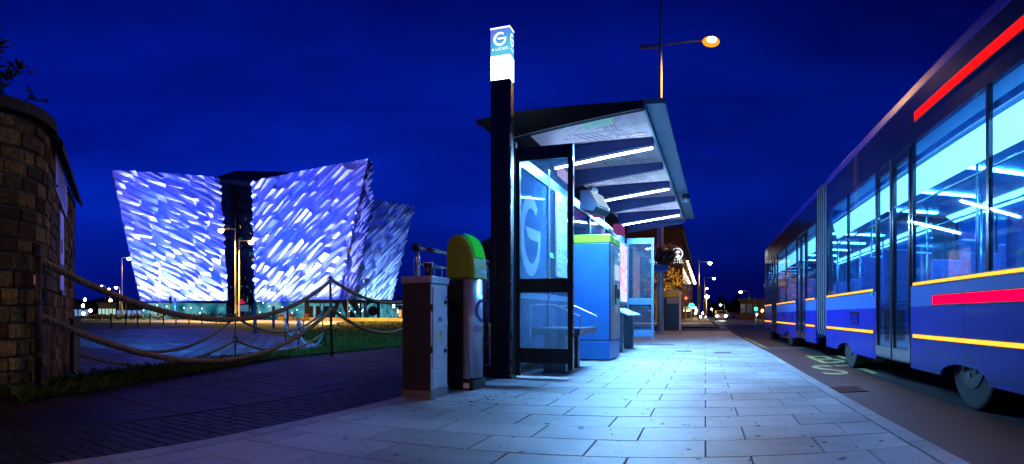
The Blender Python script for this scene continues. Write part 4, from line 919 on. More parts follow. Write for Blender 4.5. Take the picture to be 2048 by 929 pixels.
# ================================================================ TOTEM
tt = thing('stop_totem', 'tall dark stop totem with glowing blue and white lantern head carrying a G', 'totem sign', (-2.29,6.455,0))
MB().box(-2.41,-2.18,6.38,6.53,0,3.405).build('column', frame, tt, bevel=.004)
MB().box(-2.179,-2.173,6.41,6.425,.05,3.40).build('edge_strip', steel, tt); MB().box(-2.36,-2.355,6.372,6.379,.02,3.40).build('seam_trim', bluef, tt); MB().box(-2.43,-2.16,6.36,6.55,0,.03).build('base_plate', frame, tt)
MB().box(-2.41,-2.18,6.38,6.53,3.41,3.675).build('white_lantern', emit('white_lantern', (.80,.90,1), 10), tt)
m_, t, o_ = nt('blue_lantern'); e = N(t,'ShaderNodeEmission'); tc = N(t,'ShaderNodeTexCoord'); s_ = N(t,'ShaderNodeSeparateXYZ'); t.links.new(tc.outputs['Generated'], s_.inputs[0]); nn_ = N(t,'ShaderNodeMath',operation='ADD'); t.links.new(s_.outputs[2], nn_.inputs[0]); s2 = N(t,'ShaderNodeMath',operation='MULTIPLY'); s2.inputs[1].default_value = -.35; t.links.new(s_.outputs[0], s2.inputs[0]); t.links.new(s2.outputs[0], nn_.inputs[1])
t.links.new(ramp(t, nn_.outputs[0], [(0,(.12,.62,.85)),(.35,(.07,.42,.80)),(.8,(.13,.20,.85))]), e.inputs[0]); e.inputs[1].default_value = 1.0; t.links.new(e.outputs[0], o_.inputs[0])
MB().box(-2.41,-2.18,6.38,6.53,3.677,3.985).build('blue_lantern', m_, tt); MB().box(-2.413,-2.177,6.377,6.533,3.987,4.0).build('lid', emit('lid_glow', (.85,.93,1), 2.5), tt)
wl = emit('lit_letter', (.92,.97,1), 1.6); lg = MB(); lg.flat(glogo(.078), (-2.297,6.377,3.865), (1,0,0), (0,0,1)); lg.build('logo', wl, tt, recalc=False); lg = MB(); lg.tris(text2d('LIDER', .045, 1.35), (-2.272,6.377,3.75), (1,0,0), (0,0,1)); lg.flat(ring(0,.013,0,360,16,(-.092,0)), (-2.287,6.377,3.75), (1,0,0), (0,0,1))
lg.build('lettering', wl, tt, recalc=False); lg = MB(); lg.flat(glogo(.056), (-2.177,6.455,3.865), (0,1,0), (0,0,1.35)); lg.build('logo', wl, tt, recalc=False); lg = MB(); lg.tris(text2d('LIDER', .04, .95), (-2.177,6.468,3.75), (0,1,0), (0,0,1)); lg.flat(ring(0,.01,0,360,16,(-.055,0)), (-2.177,6.455,3.75), (0,1,0), (0,0,1)); lg.build('lettering', wl, tt, recalc=False)
# ================================================================ VALIDATOR, CABINET, CUP
vd = thing('ticket_validator', 'rounded ticket validator post with black sides, grey front and yellow green hood', 'ticket validator', (-2.33,5.36,0), 0)
bk = mat('validator_black', (.012,.012,.014), .45); gy = mat('validator_grey', (.42,.43,.50), .32, .3, .06, 4, coat=.3)
MB().box(-2.41,-2.20,5.20,5.52,.1,1.05).build('body', bk, vd, bevel=.01)
sec = [(-2.198,5.19)] + [(-2.198+.075*math.sin(math.pi*k/12)**.7, 5.19+.34*k/12) for k in range(1,12)] + [(-2.198,5.53)]
MB().prism([(x,y,.11) for x, y in sec], (0,0,.95)).build('front', gy, vd, True)
MB().box(-2.235,-2.199,5.183,5.537,.11,1.06).build('front_edge', mat('validator_edge', (.28,.29,.34), .35, .5), vd, bevel=.004)
MB().box(-2.40,-2.14,5.20,5.52,.0,.098).build('base', black, vd, bevel=.006); MB().box(-2.24,-2.18,5.196,5.199,.02,.07).build('label', whitep, vd)
hoodm = mat('yellow_green_hood', (.30,.44,.008), .35, 0, .08, 4, coat=.3)
hp_ = [(-2.61,1.062),(-2.12,1.062),(-2.125,1.16),(-2.15,1.27),(-2.20,1.37),(-2.27,1.44),(-2.36,1.485),(-2.46,1.49),(-2.55,1.46),(-2.61,1.40)]
hp_ = [(-2.12+(x+2.12)*.6, z) for x, z in hp_]
MB().prism([(x,5.185,z) for x, z in hp_], (0,.35,0)).build('hood', hoodm, vd, bevel=.022)
MB().prism([(-2.12+(x+2.12)*.6,y,z) for x, y, z in [(-2.47,5.182,1.075),(-2.2,5.182,1.075),(-2.2,5.182,1.2),(-2.26,5.182,1.34),(-2.36,5.182,1.42),(-2.47,5.182,1.43),(-2.595,5.182,1.38),(-2.595,5.182,1.075)]], (0,-.006,0)).build('hood_side_panel', mat('olive_side', (.27,.34,.008), .45), vd)
gw = emit('green_indicator', (.02,.85,.12), .45)
gp_ = [(-2.133,1.27),(-2.161,1.38),(-2.204,1.455),(-2.264,1.50)]; m = MB()
for (x0,z0),(x1,z1) in zip(gp_, gp_[1:]): m.quad((x0+.006,5.24,z0+.004),(x0+.006,5.49,z0+.004),(x1+.006,5.49,z1+.004),(x1+.006,5.24,z1+.004))
m.build('status_light', gw, vd); MB().quad((-2.118,5.24,1.12),(-2.118,5.48,1.12),(-2.137,5.48,1.26),(-2.137,5.24,1.26)).build('card_pad', mat('card_pad', (.6,.7,.75), .2), vd)
ink = mat('purple_ink', (.03,.02,.16), .5); lg = MB()
def sx_(y): k = (y-5.19)/.34; return -2.1955 + .075*math.sin(math.pi*min(.99,max(.01,k)))**.7
def wrap(polys, yc, zc_): 
    for p in polys: lg.quad(*[(sx_(yc+q[0]), yc+q[0], zc_+q[1]) for q in p])
gl_ = glogo(.115); wrap(gl_[:-1], 5.37, .76); lg.build('logo', ink, vd, recalc=False); lg = MB(); wrap(gl_[-1:], 5.37, .76); lg.build('logo_bar', ink, vd, recalc=False); lg = MB()
v2, f2 = text2d('GLIDER', .075); n = len(lg.v); lg.v += [(sx_(5.37+p[0]), 5.37+p[0], .585+p[1]) for p in v2]; lg.f += [tuple(n+i for i in f) for f in f2]; lg.build('lettering', ink, vd, recalc=False)
cb_ = thing('steel_cabinet', 'stainless steel roadside cabinet with a locked door at the pavement edge', 'cabinet', (-2.39,4.69,0), R(1)); cb_.scale = (.72,.86,1)
cst = mat('brushed_cabinet_steel', (.6,.6,.6), .42, .7, .18, 3, .15, 90); cs2 = mat('dark_cabinet_side', (.05,.044,.044), .5, .2, .25, 4)  # body much darker than the steel front, door and lid
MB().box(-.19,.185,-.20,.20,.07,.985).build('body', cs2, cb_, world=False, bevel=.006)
MB().box(-.195,.20,-.205,.205,0,.068).build('plinth', mat('cabinet_plinth', (.25,.23,.22), .6, .5), cb_, world=False, bevel=.004)
MB().box(-.20,.21,-.215,.215,.99,1.05).build('lid', cst, cb_, world=False, bevel=.006)
MB().box(.186,.192,-.198,.198,.075,.985).build('front_frame', cst, cb_, world=False, bevel=.003)
dr = MB().box(.193,.204,-.165,.17,.25,.955).build('door', cst, cb_, world=False, bevel=.003); MB().box(.193,.2,-.165,.17,.09,.235).build('kick_panel', cst, cb_, world=False, bevel=.003)
for z in (.42,.78): MB().tube([(.2,-.19,z-.03),(.2,-.19,z+.03)], .014, 8).build('hinge', mat('rusty_hinge', (.12,.06,.03), .7, .3), dr, world=False)
for z in (.4,.83): MB().tube([(.2,.12,z),(.222,.12,z)], .02, 10).build('lock', black, dr, world=False)
MB().box(.2045,.2065,-.05,.05,.66,.70).build('rating_plate', mat('rating_plate', (.2,.2,.22), .4, .5), dr, world=False); ws = MB().box(.2045,.206,-.03,.03,.49,.58).build('warning_sticker', mat('warning_yellow', (.75,.6,.03), .5), dr, world=False)
MB().quad((.2068,-.018,.545),(.2068,.018,.545),(.2068,0,.572)).build('warning_print', black, dr, world=False); MB().box(.2045,.2055,.13,.165,.86,.885).build('blue_sticker', mat('blue_tape', (.02,.06,.4), .5), dr, world=False)
p = A(857, 545, 5.16); cu_ = thing('coffee_cup', 'black paper coffee cup with pale rim left on top of the steel cabinet', 'cup', (p[0]+.0,p[1]+.0,1.05)); MB().tube_z(tuple(cu_.location), [(.030,0),(.043,.115)], 20).build('cup_body', mat('cup_black', (.03,.016,.012), .5), cu_, True); MB().tube_z((cu_.location.x,cu_.location.y,1.165), [(.044,0),(.046,.003),(.044,.008)], 20).build('rim', whitep, cu_)
MB().quad(*[(cu_.location.x+.0395*math.sin(a)*1.0+0, cu_.location.y-.0395*math.cos(a), z) for a, z in ((-.0,1.095),(.5,1.095),(.5,1.13),(0,1.13))]).build('cup_print', mat('cup_print', (.35,.12,.05), .5), cu_)
# guard rail behind them, stone kerb behind the shelter
rl_ = thing('guard_rail', 'brushed steel guard rail with ball-ended top bar behind the cabinet and validator', 'railing', (-2.72,6.0,0))
b0, b1 = (-2.72,5.17), (-2.67,6.92)
for x, y in (b0, b1): po = MB().tube_z((x,y,0), [(.032,0),(.032,1.26),(.015,1.34)], 14).build('post', steel, rl_, True); MB().tube_z((x,y,0), [(.05,.0),(.05,.015)], 12).build('foot_plate', steel, po)
MB().tube([(b0[0],b0[1]-.02,1.38),(b1[0],b1[1]+.05,1.385)], .024, 12).build('top_bar', steel, rl_, True); MB().ball((b0[0],b0[1]-.03,1.38), .042, n=12).build('ball_end', black, rl_, True)
for z in (1.22,.35): MB().tube([(*b0,z),(*b1,z)], .018, 10).build('cross_bar', steel, rl_, True)
for k in range(9): u = .1+.1*k; x, y = b0[0]+(b1[0]-b0[0])*u, b0[1]+(b1[1]-b0[1])*u; MB().tube([(x,y,.35),(x,y,1.22)], .009, 8).build('baluster', steel, rl_)
sk = MB(); y = 6.45
while y < 15: sk.box(-2.58+rnd.uniform(-.01,.01),-2.30,y,y+.58,-.02,.13+rnd.uniform(-.01,.01)); y += .59
tag(sk.build('stone_edging', island('yellow_stone', (.30,.24,.12), .25, .8, .3, 50, .4, .5, .6), bevel=.012), 'row of low weathered yellow stones behind the shelter', 'stone edging')
# ================================================================ ARTICULATED TRAM-BUS, standing in the lane
BX0, BX1, BY0, BY1 = 2.12, 4.66, 2.3, 21.2
bus = thing('articulated_bus', 'long deep blue articulated bus with brightly lit windows standing at the kerb', 'bus', (3.39,11.75,-.1))
paint = mat('bus_blue_paint', (.002,.014,.34), .38, .0, .02, .6, coat=.08, spec=.15)
def road_dirt(m):                                 # dried road spray along the sills
    t = m.node_tree; b = [n for n in t.nodes if n.type == 'BSDF_PRINCIPLED'][0]; src = b.inputs['Base Color'].links[0].from_socket
    g = N(t,'ShaderNodeNewGeometry'); s_ = N(t,'ShaderNodeSeparateXYZ'); t.links.new(g.outputs['Position'], s_.inputs[0])
    mp = N(t,'ShaderNodeMapping'); mp.inputs['Scale'].default_value = (1,1,3.5); t.links.new(g.outputs['Position'], mp.inputs[0]); nz = N(t,'ShaderNodeTexNoise'); nz.inputs['Scale'].default_value = 2.2; nz.inputs['Detail'].default_value = 9; nz.inputs['Roughness'].default_value = .7; t.links.new(mp.outputs[0], nz.inputs[0])
    r = N(t,'ShaderNodeMapRange'); r.inputs[1].default_value = .1; r.inputs[2].default_value = .7; r.inputs[3].default_value = .75; r.inputs[4].default_value = .02; t.links.new(s_.outputs[2], r.inputs[0])
    k = N(t,'ShaderNodeMath',operation='MULTIPLY'); t.links.new(r.outputs[0], k.inputs[0]); t.links.new(ramp(t, nz.outputs[0], [(.38,(0,0,0)),(.62,(1,1,1))]), k.inputs[1])
    mx = N(t,'ShaderNodeMixRGB'); t.links.new(k.outputs[0], mx.inputs[0]); t.links.new(src, mx.inputs[1]); mx.inputs[2].default_value = (.035,.033,.045,1); t.links.new(mx.outputs[0], b.inputs['Base Color'])
road_dirt(paint); pale = mat('bus_pale_band', (.04,.14,.52), .35, 0, .02, .6, coat=.08, spec=.2); blk = mat('bus_black_band', (.006,.008,.016), .18, 0, .2, 2, coat=.4)
bg_ = glass('bus_window', (.45,.78,1), .07, .05, (.2,.5,.9), .02); bg2_ = glass('bus_far_window', (.3,.55,.8), .05, .05, (.06,.34,.85), .6); rub = mat('tyre_rubber', (.015,.015,.015), .8); inn = mat('bus_interior_panel', (.20,.46,.70), .5, 0, .08, 1.2)  # far windows' blue diffuse body imitates the glow of the saloon
doors = [(5.9,7.2),(12.5,13.8),(17.6,18.9)]; wheels = [4.6, 8.9, 15.4, 20.0]; art = (10.3,11.3)
def side(x, out, with_doors):
    segs = []; y = BY0+.1
    brk = sorted((doors if with_doors else []) + [art])
    for a, b in brk + [(BY1-.1, None)]: segs.append((y, a)); y = b
    sk_, pb_, up_, top_ = MB(), MB(), MB(), MB(); t_ = .05*out
    for a, b in segs:
        pts = [(a,.16)]
        for wy in wheels:
            if a < wy-.5 and wy+.5 < b:
                pts += [(wy-.50,.16)] + [(wy-.50*math.cos(math.pi*k/10), .16+.13*math.sin(math.pi*k/10)) for k in range(1,10)] + [(wy+.50,.16)]
        pts += [(b,.16),(b,.56 if True else 0)]
        pts = pts[:-1] + [(b,.80),(a,.80)]
        sk_.prism([(x,p[0],p[1]) for p in pts], (t_,0,0)); pb_.box(min(x,x+t_),max(x,x+t_),a,b,.802,1.02)
        up_.box(min(x,x+t_),max(x,x+t_),a,b,2.52,3.0)
        ws_ = MB(); pil = MB(); n_ = max(1, round((b-a)/1.55))
        for k in range(n_):
            ya, yb_ = a+(b-a)*k/n_+.025, a+(b-a)*(k+1)/n_-.025
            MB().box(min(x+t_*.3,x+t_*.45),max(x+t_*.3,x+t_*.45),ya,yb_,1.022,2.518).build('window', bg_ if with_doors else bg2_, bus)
        for k in range(n_+1):
            ya = a+(b-a)*k/n_; ya = min(max(ya,a+.025),b-.025); MB().box(min(x+t_*.1,x+t_*.9),max(x+t_*.1,x+t_*.9),ya-.024,ya+.024,1.022,2.518).build('window_pillar', blk, bus)
    y_ = BY0+.9; xa_, xb_ = min(x-.002*out,x), max(x-.002*out,x)
    while y_ < BY1:
        if not any(p-.1 < y_ < q+.1 for p, q in brk[:-1] if q): MB().box(xa_,xb_,y_-.004,y_+.004,.17,.795).build('panel_seam', black, bus)
        y_ += 1.37
    sk_.build('side_skirt', paint, bus); pb_.build('waist_panel', pale, bus); up_.build('roof_band', blk, bus)
    if with_doors:
        for a, b in doors:
            dm = MB(); c = (a+b)/2
            for p, q in ((a+.01,c-.01),(c+.01,b-.01)):
                dm.box(x-.005,x+.04,p,p+.06,.2,2.5).box(x-.005,x+.04,q-.06,q,.2,2.5).box(x-.005,x+.04,p+.06,q-.06,2.4,2.5).box(x-.005,x+.04,p+.06,q-.06,.2,.34)
            do = dm.build('door', blk, bus)
            for p, q in ((a+.01,c-.01),(c+.01,b-.01)): MB().box(x+.012,x+.02,p+.062,q-.062,.342,2.398).build('door_glass', bg_, do)
            MB().box(x-.002,x+.05,a,b,2.52,3.0).build('door_header', blk, bus)
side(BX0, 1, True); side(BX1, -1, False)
# bellows
m = MB()
for k in range(10):
    y = art[0]+.05+k*.1; m.box(BX0+.07-.03*(k%2),BX1-.07+.03*(k%2),y-.05,y+.05,.35,.42).box(BX0+.05-.03*(k%2),BX0+.12,y-.05,y+.05,.42,3.02).box(BX1-.12,BX1-.05+.03*(k%2),y-.05,y+.05,.42,3.02).box(BX0+.05-.03*(k%2),BX1-.05+.03*(k%2),y-.05,y+.05,3.02,3.1)
m.build('bellows', mat('grey_bellows', (.05,.07,.12), .7), bus)
# roof with rounded shoulders, floor, ceiling, ends
cs = [(BX0,3.002),(BX0+.02,3.12),(BX0+.12,3.24),(BX0+.3,3.31),(BX1-.3,3.31),(BX1-.12,3.24),(BX1-.02,3.12),(BX1,3.002)]
for a, b in ((BY0,art[0]),(art[1],BY1)): MB().prism([(x,a,z) for x, z in cs], (0,b-a,0)).build('roof', paint, bus, bevel=.02); MB().box(BX0+.06,BX1-.06,a+.1,b-.1,.30,.36).build('floor', mat('bus_floor%d'%(a>9), (.06,.09,.14), .5), bus); MB().box(BX0+.06,BX1-.06,a+.1,b-.1,2.56,2.62).build('ceiling', inn, bus)
for a, b in ((6,9),(13,17)): MB().box(3.0,3.8,a,b,3.33,3.5).build('roof_pod', blk, bus, bevel=.04)
for y, s, nm_ in ((BY1,1,'front'),(BY0,-1,'rear')):
    ya, yb_ = (y-.09,y) if s > 0 else (y,y+.09); e_ = MB().box(BX0,BX1,ya,yb_,.2,1.08).box(BX0,BX1,ya,yb_,2.55,3.0).box(BX0,BX0+.12,ya,yb_,1.08,2.55).box(BX1-.12,BX1,ya,yb_,1.08,2.55).build(nm_+'_end', paint, bus, bevel=.02)
    MB().box(BX0+.122,BX1-.122,y-.05*s-.01,y-.05*s+.01,1.082,2.548).build('windscreen', bg_, e_)
    for x in (BX0+.3, BX1-.3): MB().ball((x,y+.0*s,.75), .12, .04, .09, 10, 6).build('headlight' if s > 0 else 'tail_light', emit('bus_headlamp' if s > 0 else 'bus_tail_lamp', (.9,.95,1) if s > 0 else (1,.02,.04), 6 if s > 0 else 3), e_)
rimm = mat('dirty_rim', (.06,.06,.065), .6, .4, .4, 12)
for x, o_ in ((BX0+.09,1),(BX1-.09,-1)):
    for wy in wheels:
        wh = MB().tube([(x,wy,.36),(x+.28*o_,wy,.36)], .46, 32).build('wheel', rub, bus, bevel=.03); MB().tube([(x-.012*o_,wy,.36),(x+.02*o_,wy,.36)], .27, 20).tube([(x-.02*o_,wy,.36),(x-.0125*o_,wy,.36)], .10, 16).build('rim', rimm, wh)
        for q in range(8): MB().tube([(x-.03*o_,wy+.16*math.cos(q*.785),.36+.16*math.sin(q*.785)),(x-.0125*o_,wy+.16*math.cos(q*.785),.36+.16*math.sin(q*.785))], .016, 6).build('wheel_nut', galv, wh)
# lights of the bus: ceiling light troughs and added light-trail bars
tro = emit('saloon_light_trough', (.55,.82,1), 5); tro2 = emit('saloon_ceiling_light', (.16,.58,1), 60)
for a, b in ((BY0+.2,art[0]-.1),(art[1]+.1,BY1-1.2)):
    MB().prism([(BX0+.10,a,2.30),(BX0+.17,a,2.06),(BX0+.20,a,2.06),(BX0+.13,a,2.30)], (0,b-a,0)).build('light_trough', tro, bus); MB().prism([(BX0+.07,a,2.36),(BX0+.12,a,2.31),(BX0+.34,a,2.05),(BX0+.42,a,2.05),(BX0+.3,a,2.55),(BX0+.07,a,2.55)], (0,b-a,0)).build('luggage_cove', inn, bus) if False else None
    MB().box(BX0+.065,BX0+.09,a,b,2.335,2.40).build('window_rail', mat('grey_window_rail%d'%(a>9), (.32,.34,.42), .4, .4), bus)
    MB().prism([(BX1-.13,a,2.45),(BX1-.30,a,2.55),(BX1-.28,a,2.55),(BX1-.10,a,2.45)], (0,b-a,0)).build('light_trough', tro, bus)
for k in range(11):
    y = 3.4+k*1.62
    if art[0]-.3 < y < art[1]+.3: continue
    MB().box(2.75,4.05,y-.05,y+.05,2.535,2.558).build('ceiling_light', tro2, bus)
ambm = emit('amber_trail_glow', (1,.36,.03), 2.6); redm = emit('red_trail_glow', (1,.0,.045), 2.2); redh = emit('red_trail_glow_high', (1,.004,.006), 2.0)
housing = mat('trail_bar_backing', (.02,.02,.025), .4)
def bar(name, y0, y1, z, h, m_, step=None, proud=.016):  # made-up glowing bars in place of the moving lamps' light trails
    hs = MB().box(BX0-.008,BX0-.001,y0-.02,y1+.02,z-h/2-.012,z+h/2+.012).build('trail_bar_backing', housing, bus)
    MB().box(BX0-proud,BX0-.0085,y0,y1,z-h/2,z+h/2).build(name, m_, hs, bevel=.004)
for a, b in ((BY0+.12,5.8),(7.3,10.2),(11.4,12.4),(13.9,17.5),(19.0,21.05)):
    bar('amber_trail_bar', a, b, 1.035, .026, ambm); bar('amber_trail_bar', a, b, .50, .035, ambm)
bar('red_trail_bar', BY0+.12, 5.75, 2.76, .085, redh); bar('red_trail_bar', BY0+.12, 5.25, .86, .085, redm)
# side vents, filler flap and door pushes
for a, b in ((8.05,8.55),(14.4,15.0),(16.0,16.5)):
    vn = MB().box(BX0-.006,BX0-.001,a,b,.58,.76).build('vent', blk, bus)
    for k in range(5): MB().box(BX0-.012,BX0-.0065,a+.02,b-.02,.60+.03*k,.613+.03*k).build('louvre', paint, vn)
for a in (3.2, 9.6, 19.3): MB().box(BX0-.004,BX0-.001,a,a+.3,.26,.46).build('access_flap', paint, bus, bevel=.002)
for a, b in doors:
    c_ = (a+b)/2; MB().box(BX0-.012,BX0-.006,c_-.012,c_+.012,.2,2.5).build('door_seal', mat('door_rubber', (.01,.01,.01), .7), bus); MB().tube([(BX0-.02,b+.12,1.0),(BX0-.001,b+.12,1.0)], .03, 12).build('door_button', mat('door_button_green', (.05,.5,.2), .4), bus)
# seats and poles
sm_ = mat('bus_seat_fabric', (.28,.22,.55), .8, 0, .3, 20); pom = mat('grab_pole', (.7,.72,.75), .25, .8)
for k in range(15):
    y = 3.2+k*1.15
    for xc in ((2.62,),(3.98,4.0)):
        xc = xc[0]
        if (xc < 3 and any(a-.5 < y < b+.3 for a, b in doors)) or art[0]-.5 < y < art[1]+.2: continue
        w2 = .22 if xc < 3 else .42; st_ = MB().box(xc-w2,xc+w2,y,y+.42,.78,.88).box(xc-w2,xc+w2,y-.06,y+.02,.88,1.62).build('seat', sm_, bus, bevel=.03); MB().box(xc-w2*.6,xc+w2*.6,y+.1,y+.2,.36,.78).build('seat_frame', black, st_)
for y in (5.6,7.5,9.6,12.2,14.1,16.5,17.3,19.2):
    for x in (2.75,3.75): MB().tube([(x,y,.36),(x,y,2.56)], .018, 8).build('grab_pole', pom, bus, True)
for x in (2.75,3.75): MB().tube([(x,3,2.2),(x,20,2.2)], .016, 6).build('hand_rail', pom, bus, True)

# ================================================================ LAMP POST with banner arm and flower basket, far street
lp = thing('lamp_post', 'tall tapered lamp post beyond the shelter with a glowing amber lantern and banner arm', 'lamp post', (-1.75,23.1,0))
r_ = 23.17; zl = A(1425,83,r_)[2]
MB().tube([(-1.75,23.1,0),(-1.75,23.1,1.6),(-1.75,23.1,4.2),(-1.75,23.1,8),(-1.75,23.1,14.5)], [.135,.13,.12,.075,.05], 16).build('pole', polem, lp, True)
MB().tube_z((-1.75,23.1,0), [(.2,0),(.2,.03),(.15,.06)], 16).build('base_collar', polem, lp)
xa = A(1278,92,r_); xl = A(1422,84,r_)
MB().beam((-1.80,23.1,zl-.17),(xa[0],xa[1]+.1,zl-.17), .1,.16).build('banner_arm', polem, lp); MB().tube([(-1.70,23.1,zl-.14),(xl[0]-.2,xl[1],zl+.05)], .045, 8).build('arm', polem, lp)
hd = MB().ball((xl[0],xl[1],zl+.09), .34, .16, .1, 14, 8).build('lantern', mat('lantern_shell', (.2,.2,.2), .5), lp, True); MB().ball((xl[0]+.0,xl[1]-.03,zl-.02), .34, .24, .19, 16, 8).build('lens', emit('amber_bowl', (1,.33,.008), 1.4), hd, True); MB().ball((xl[0]+.02,xl[1]-.2,zl-.03), .19, .12, .11, 14, 8).build('bulb', emit('amber_lantern', (1,.8,.4), 50), hd, True)
light('SPOT', (xl[0],xl[1],zl-.25), SOD, 2200, (xl[0]-.5,xl[1]-2,0), .2, 168, .5)
hbk = thing('hanging_basket', 'black hanging basket of pink and violet flowers on the lamp post', 'flower basket', (A(1329,520,22.8)[0], A(1329,520,22.8)[1], A(0,522,22.8)[2]))
c = hbk.location; MB().ball((c.x,c.y,c.z+.2), .42, .42, .36, 16, 8).build('bowl', black, hbk, True); MB().beam((c.x,c.y,c.z+.34),(-1.75,23.1,c.z+.34), .03,.03).build('bracket', black, hbk)
fl = MB(); f2_ = MB(); f3_ = MB()
for k in range(620):
    a = rnd.uniform(0,6.28); q = rnd.random()**.5*.5; p = (c.x+q*math.cos(a), c.y+q*math.sin(a), c.z+.36+rnd.uniform(-.12,.34)*(1-q*.8)); leaf(fl if k % 3 else (f2_ if k % 6 else f3_), p, (math.cos(a)+rnd.gauss(0,.4), math.sin(a)+rnd.gauss(0,.4), rnd.gauss(.2,.6)), .09 if k % 3 else .07, .03)
for k in range(160): a = rnd.uniform(0,6.28); p = (c.x+.46*math.cos(a), c.y+.46*math.sin(a), c.z+.3-rnd.random()**1.5*.45); leaf(f2_ if k % 5 == 0 else fl, p, (rnd.gauss(0,.4),rnd.gauss(0,.4),-1), .08, .025)
fl.build('foliage', mat('basket_leaf', (.09,.16,.05), .7, 0, .4, 6), hbk, recalc=False); f2_.build('flower', mat('pink_flower', (.75,.06,.32), .6), hbk, recalc=False); f3_.build('flower', mat('violet_flower', (.45,.22,.75), .6), hbk, recalc=False)
stg = thing('street_sign', 'small blue sign with white lettering and a pale edge fixed on the lamp post', 'sign', (A(1321,537,22.9)[0],22.83,A(0,546,22.9)[2]))
a, b = A(1307,545,22.9), A(1336,529,22.9); MB().box(a[0],b[0],22.84,22.87,a[2],b[2]).build('panel', mat('sign_blue', (.01,.05,.55), .4), stg, bevel=.01)
m = MB(); m.box(a[0],b[0],22.832,22.839,a[2],a[2]+.02).box(a[0],b[0],22.832,22.839,b[2]-.02,b[2]).box(a[0],a[0]+.02,22.832,22.839,a[2]+.02,b[2]-.02).box(b[0]-.02,b[0],22.832,22.839,a[2]+.02,b[2]-.02); m.build('border', whitep, stg)
m = MB(); cx_ = (a[0]+b[0])/2; m.tris(text2d('City of',.13), (cx_,22.836,(a[2]+b[2])/2+.07), (1,0,0), (0,0,1)); m.tris(text2d('Maritane',.12), (cx_,22.836,(a[2]+b[2])/2-.065), (1,0,0), (0,0,1)); m.build('lettering', mat('sign_text', (.35,.5,.8), .5), stg)
# information monolith
im = thing('information_monolith', 'flat information monolith with yellow head, dark map and silver edge beside the lamp post', 'information board', (A(1346,661,27.6)[0],27.5,0))
x0, x1 = A(1333,0,27.6)[0], A(1361,0,27.6)[0]; MB().box(x0,x1-.06,27.5,27.62,.02,1.82).build('panel', mat('monolith_navy', (.012,.016,.04), .35), im); MB().box(x1-.058,x1+.03,27.46,27.64,0,1.85).build('edge_post', mat('monolith_edge', (.7,.7,.72), .4), im); MB().box(x0-.02,x1-.061,27.49,27.63,1.822,1.86).build('cap', galv, im)
MB().box(x0,x1-.062,27.492,27.499,1.55,1.815).build('yellow_head', mat('monolith_yellow', (.75,.5,.02), .5), im); MB().box(x0+.02,x1-.08,27.492,27.499,1.22,1.52).build('map', bricks('map_print', (.25,.25,.28), (.05,.05,.07), (.4,.4,.4), .09, .05, .3, .6, False, 0, .4), im)
im2 = thing('ticket_kiosk', 'narrow dark kiosk with yellow top half hidden behind the lamp post', 'kiosk', (A(1326,661,28.4)[0],28.5,0)); xx = im2.location.x; MB().box(xx-.08,xx+.16,28.3,28.5,0,1.55).build('panel', mat('kiosk_navy', (.01,.02,.09), .4), im2); MB().box(xx-.08,xx+.16,28.3,28.5,1.552,1.82).build('yellow_head', mat('kiosk_yellow', (.5,.4,.03), .5), im2)
# hotel
ho = thing('hotel', 'dark brick hotel with a round white sign and a row of lamps along its side', 'hotel', (-12,100,0))
brk_ = bricks('hotel_brick', (.16,.07,.035), (.11,.045,.025), (.09,.07,.05), .6, .2, .05, .85, False, .3, .35); X0, X1 = -24, A(1364,0,90)[0]; Y0 = 90; Y1 = 172; ZT = 13.6
MB().box(X0,X1,Y0,Y1,-.02,ZT).build('wall', brk_, ho); MB().prism([(X0-.3,Y0-.3,ZT),(X1+.3,Y0-.3,ZT),(X1+.3,Y0-.3,ZT+.5),(X1-1.2,Y0-.3,ZT+1.4),(X0-.3,Y0-.3,ZT+1.4)], (0,Y1-Y0+.6,0)).build('roof', mat('slate_roof', (.02,.02,.025), .7), ho)
MB().box(X1+.002,X1+.5,Y0+2,Y1,9.2,9.5).build('cornice', mat('lit_cornice', (.4,.3,.2), .7), ho)
for k in range(14):
    y = Y0+3+k*5.2; MB().ball((X1+.75,y,9.0+.0), .17+.012*k, n=8, m=6).build('wall_lamp', emit('hotel_wall_lamp%d'%k, (1,.9,.62), 14), ho) if k < 13 else None
    if k % 2 == 0: light('SPOT', (X1+1.2,y,8.9), (1,.6,.22), 1600, (X1+.2,y,2), .2, 130, 1)
    MB().box(X1+.003,X1+.05,y+1,y+3.2,1.2,4.2).build('window', ag, ho); MB().box(X1+.003,X1+.05,y+1,y+3.2,5.4,8.2).build('window', ag, ho)
for k in range(6):
    x = X0+1.5+k*3.2; MB().box(x,x+1.6,Y0-.05,Y0-.003,1.2,4.4).build('window', ag, ho); MB().box(x,x+1.6,Y0-.05,Y0-.003,6.0,8.6).build('window', ag, ho)
hs_ = emit('hotel_sign_white', (.9,.97,1), 1.5); c = A(1354,508,89.8); m = MB(); m.flat(ring(.75,.92,0,360,30), (c[0],Y0-.25,c[2]), (1,0,0), (0,0,1)); m.flat(ring(.0,.55,20,150,12), (c[0],Y0-.25,c[2]), (1,0,0), (0,0,1)); m.flat(ring(.1,.62,190,330,12), (c[0],Y0-.25,c[2]), (1,0,0), (0,0,1)); m.flat(ring(.3,.72,165,205,6), (c[0],Y0-.25,c[2]), (1,0,0), (0,0,1)); m.build('logo_sign', hs_, ho, recalc=False)
m = MB(); v2, f2 = text2d('TITANIC HOTEL', .78); xr = max(p[0] for p in v2); m.tris(([(p[0]*.92,p[1]) for p in v2], f2), (A(1367,0,89.8)[0]-xr*.92, Y0-.25, A(0,523.5,89.8)[2]), (1,0,0), (0,0,1)); m.build('lettering', hs_, ho)
m = MB(); 
for x in (c[0]-.5,c[0]+.5): m.beam((x,Y0-.2,c[2]-1.4),(x,Y0-.001,c[2]-1.4), .06,.06)
m.build('sign_bracket', black, ho)
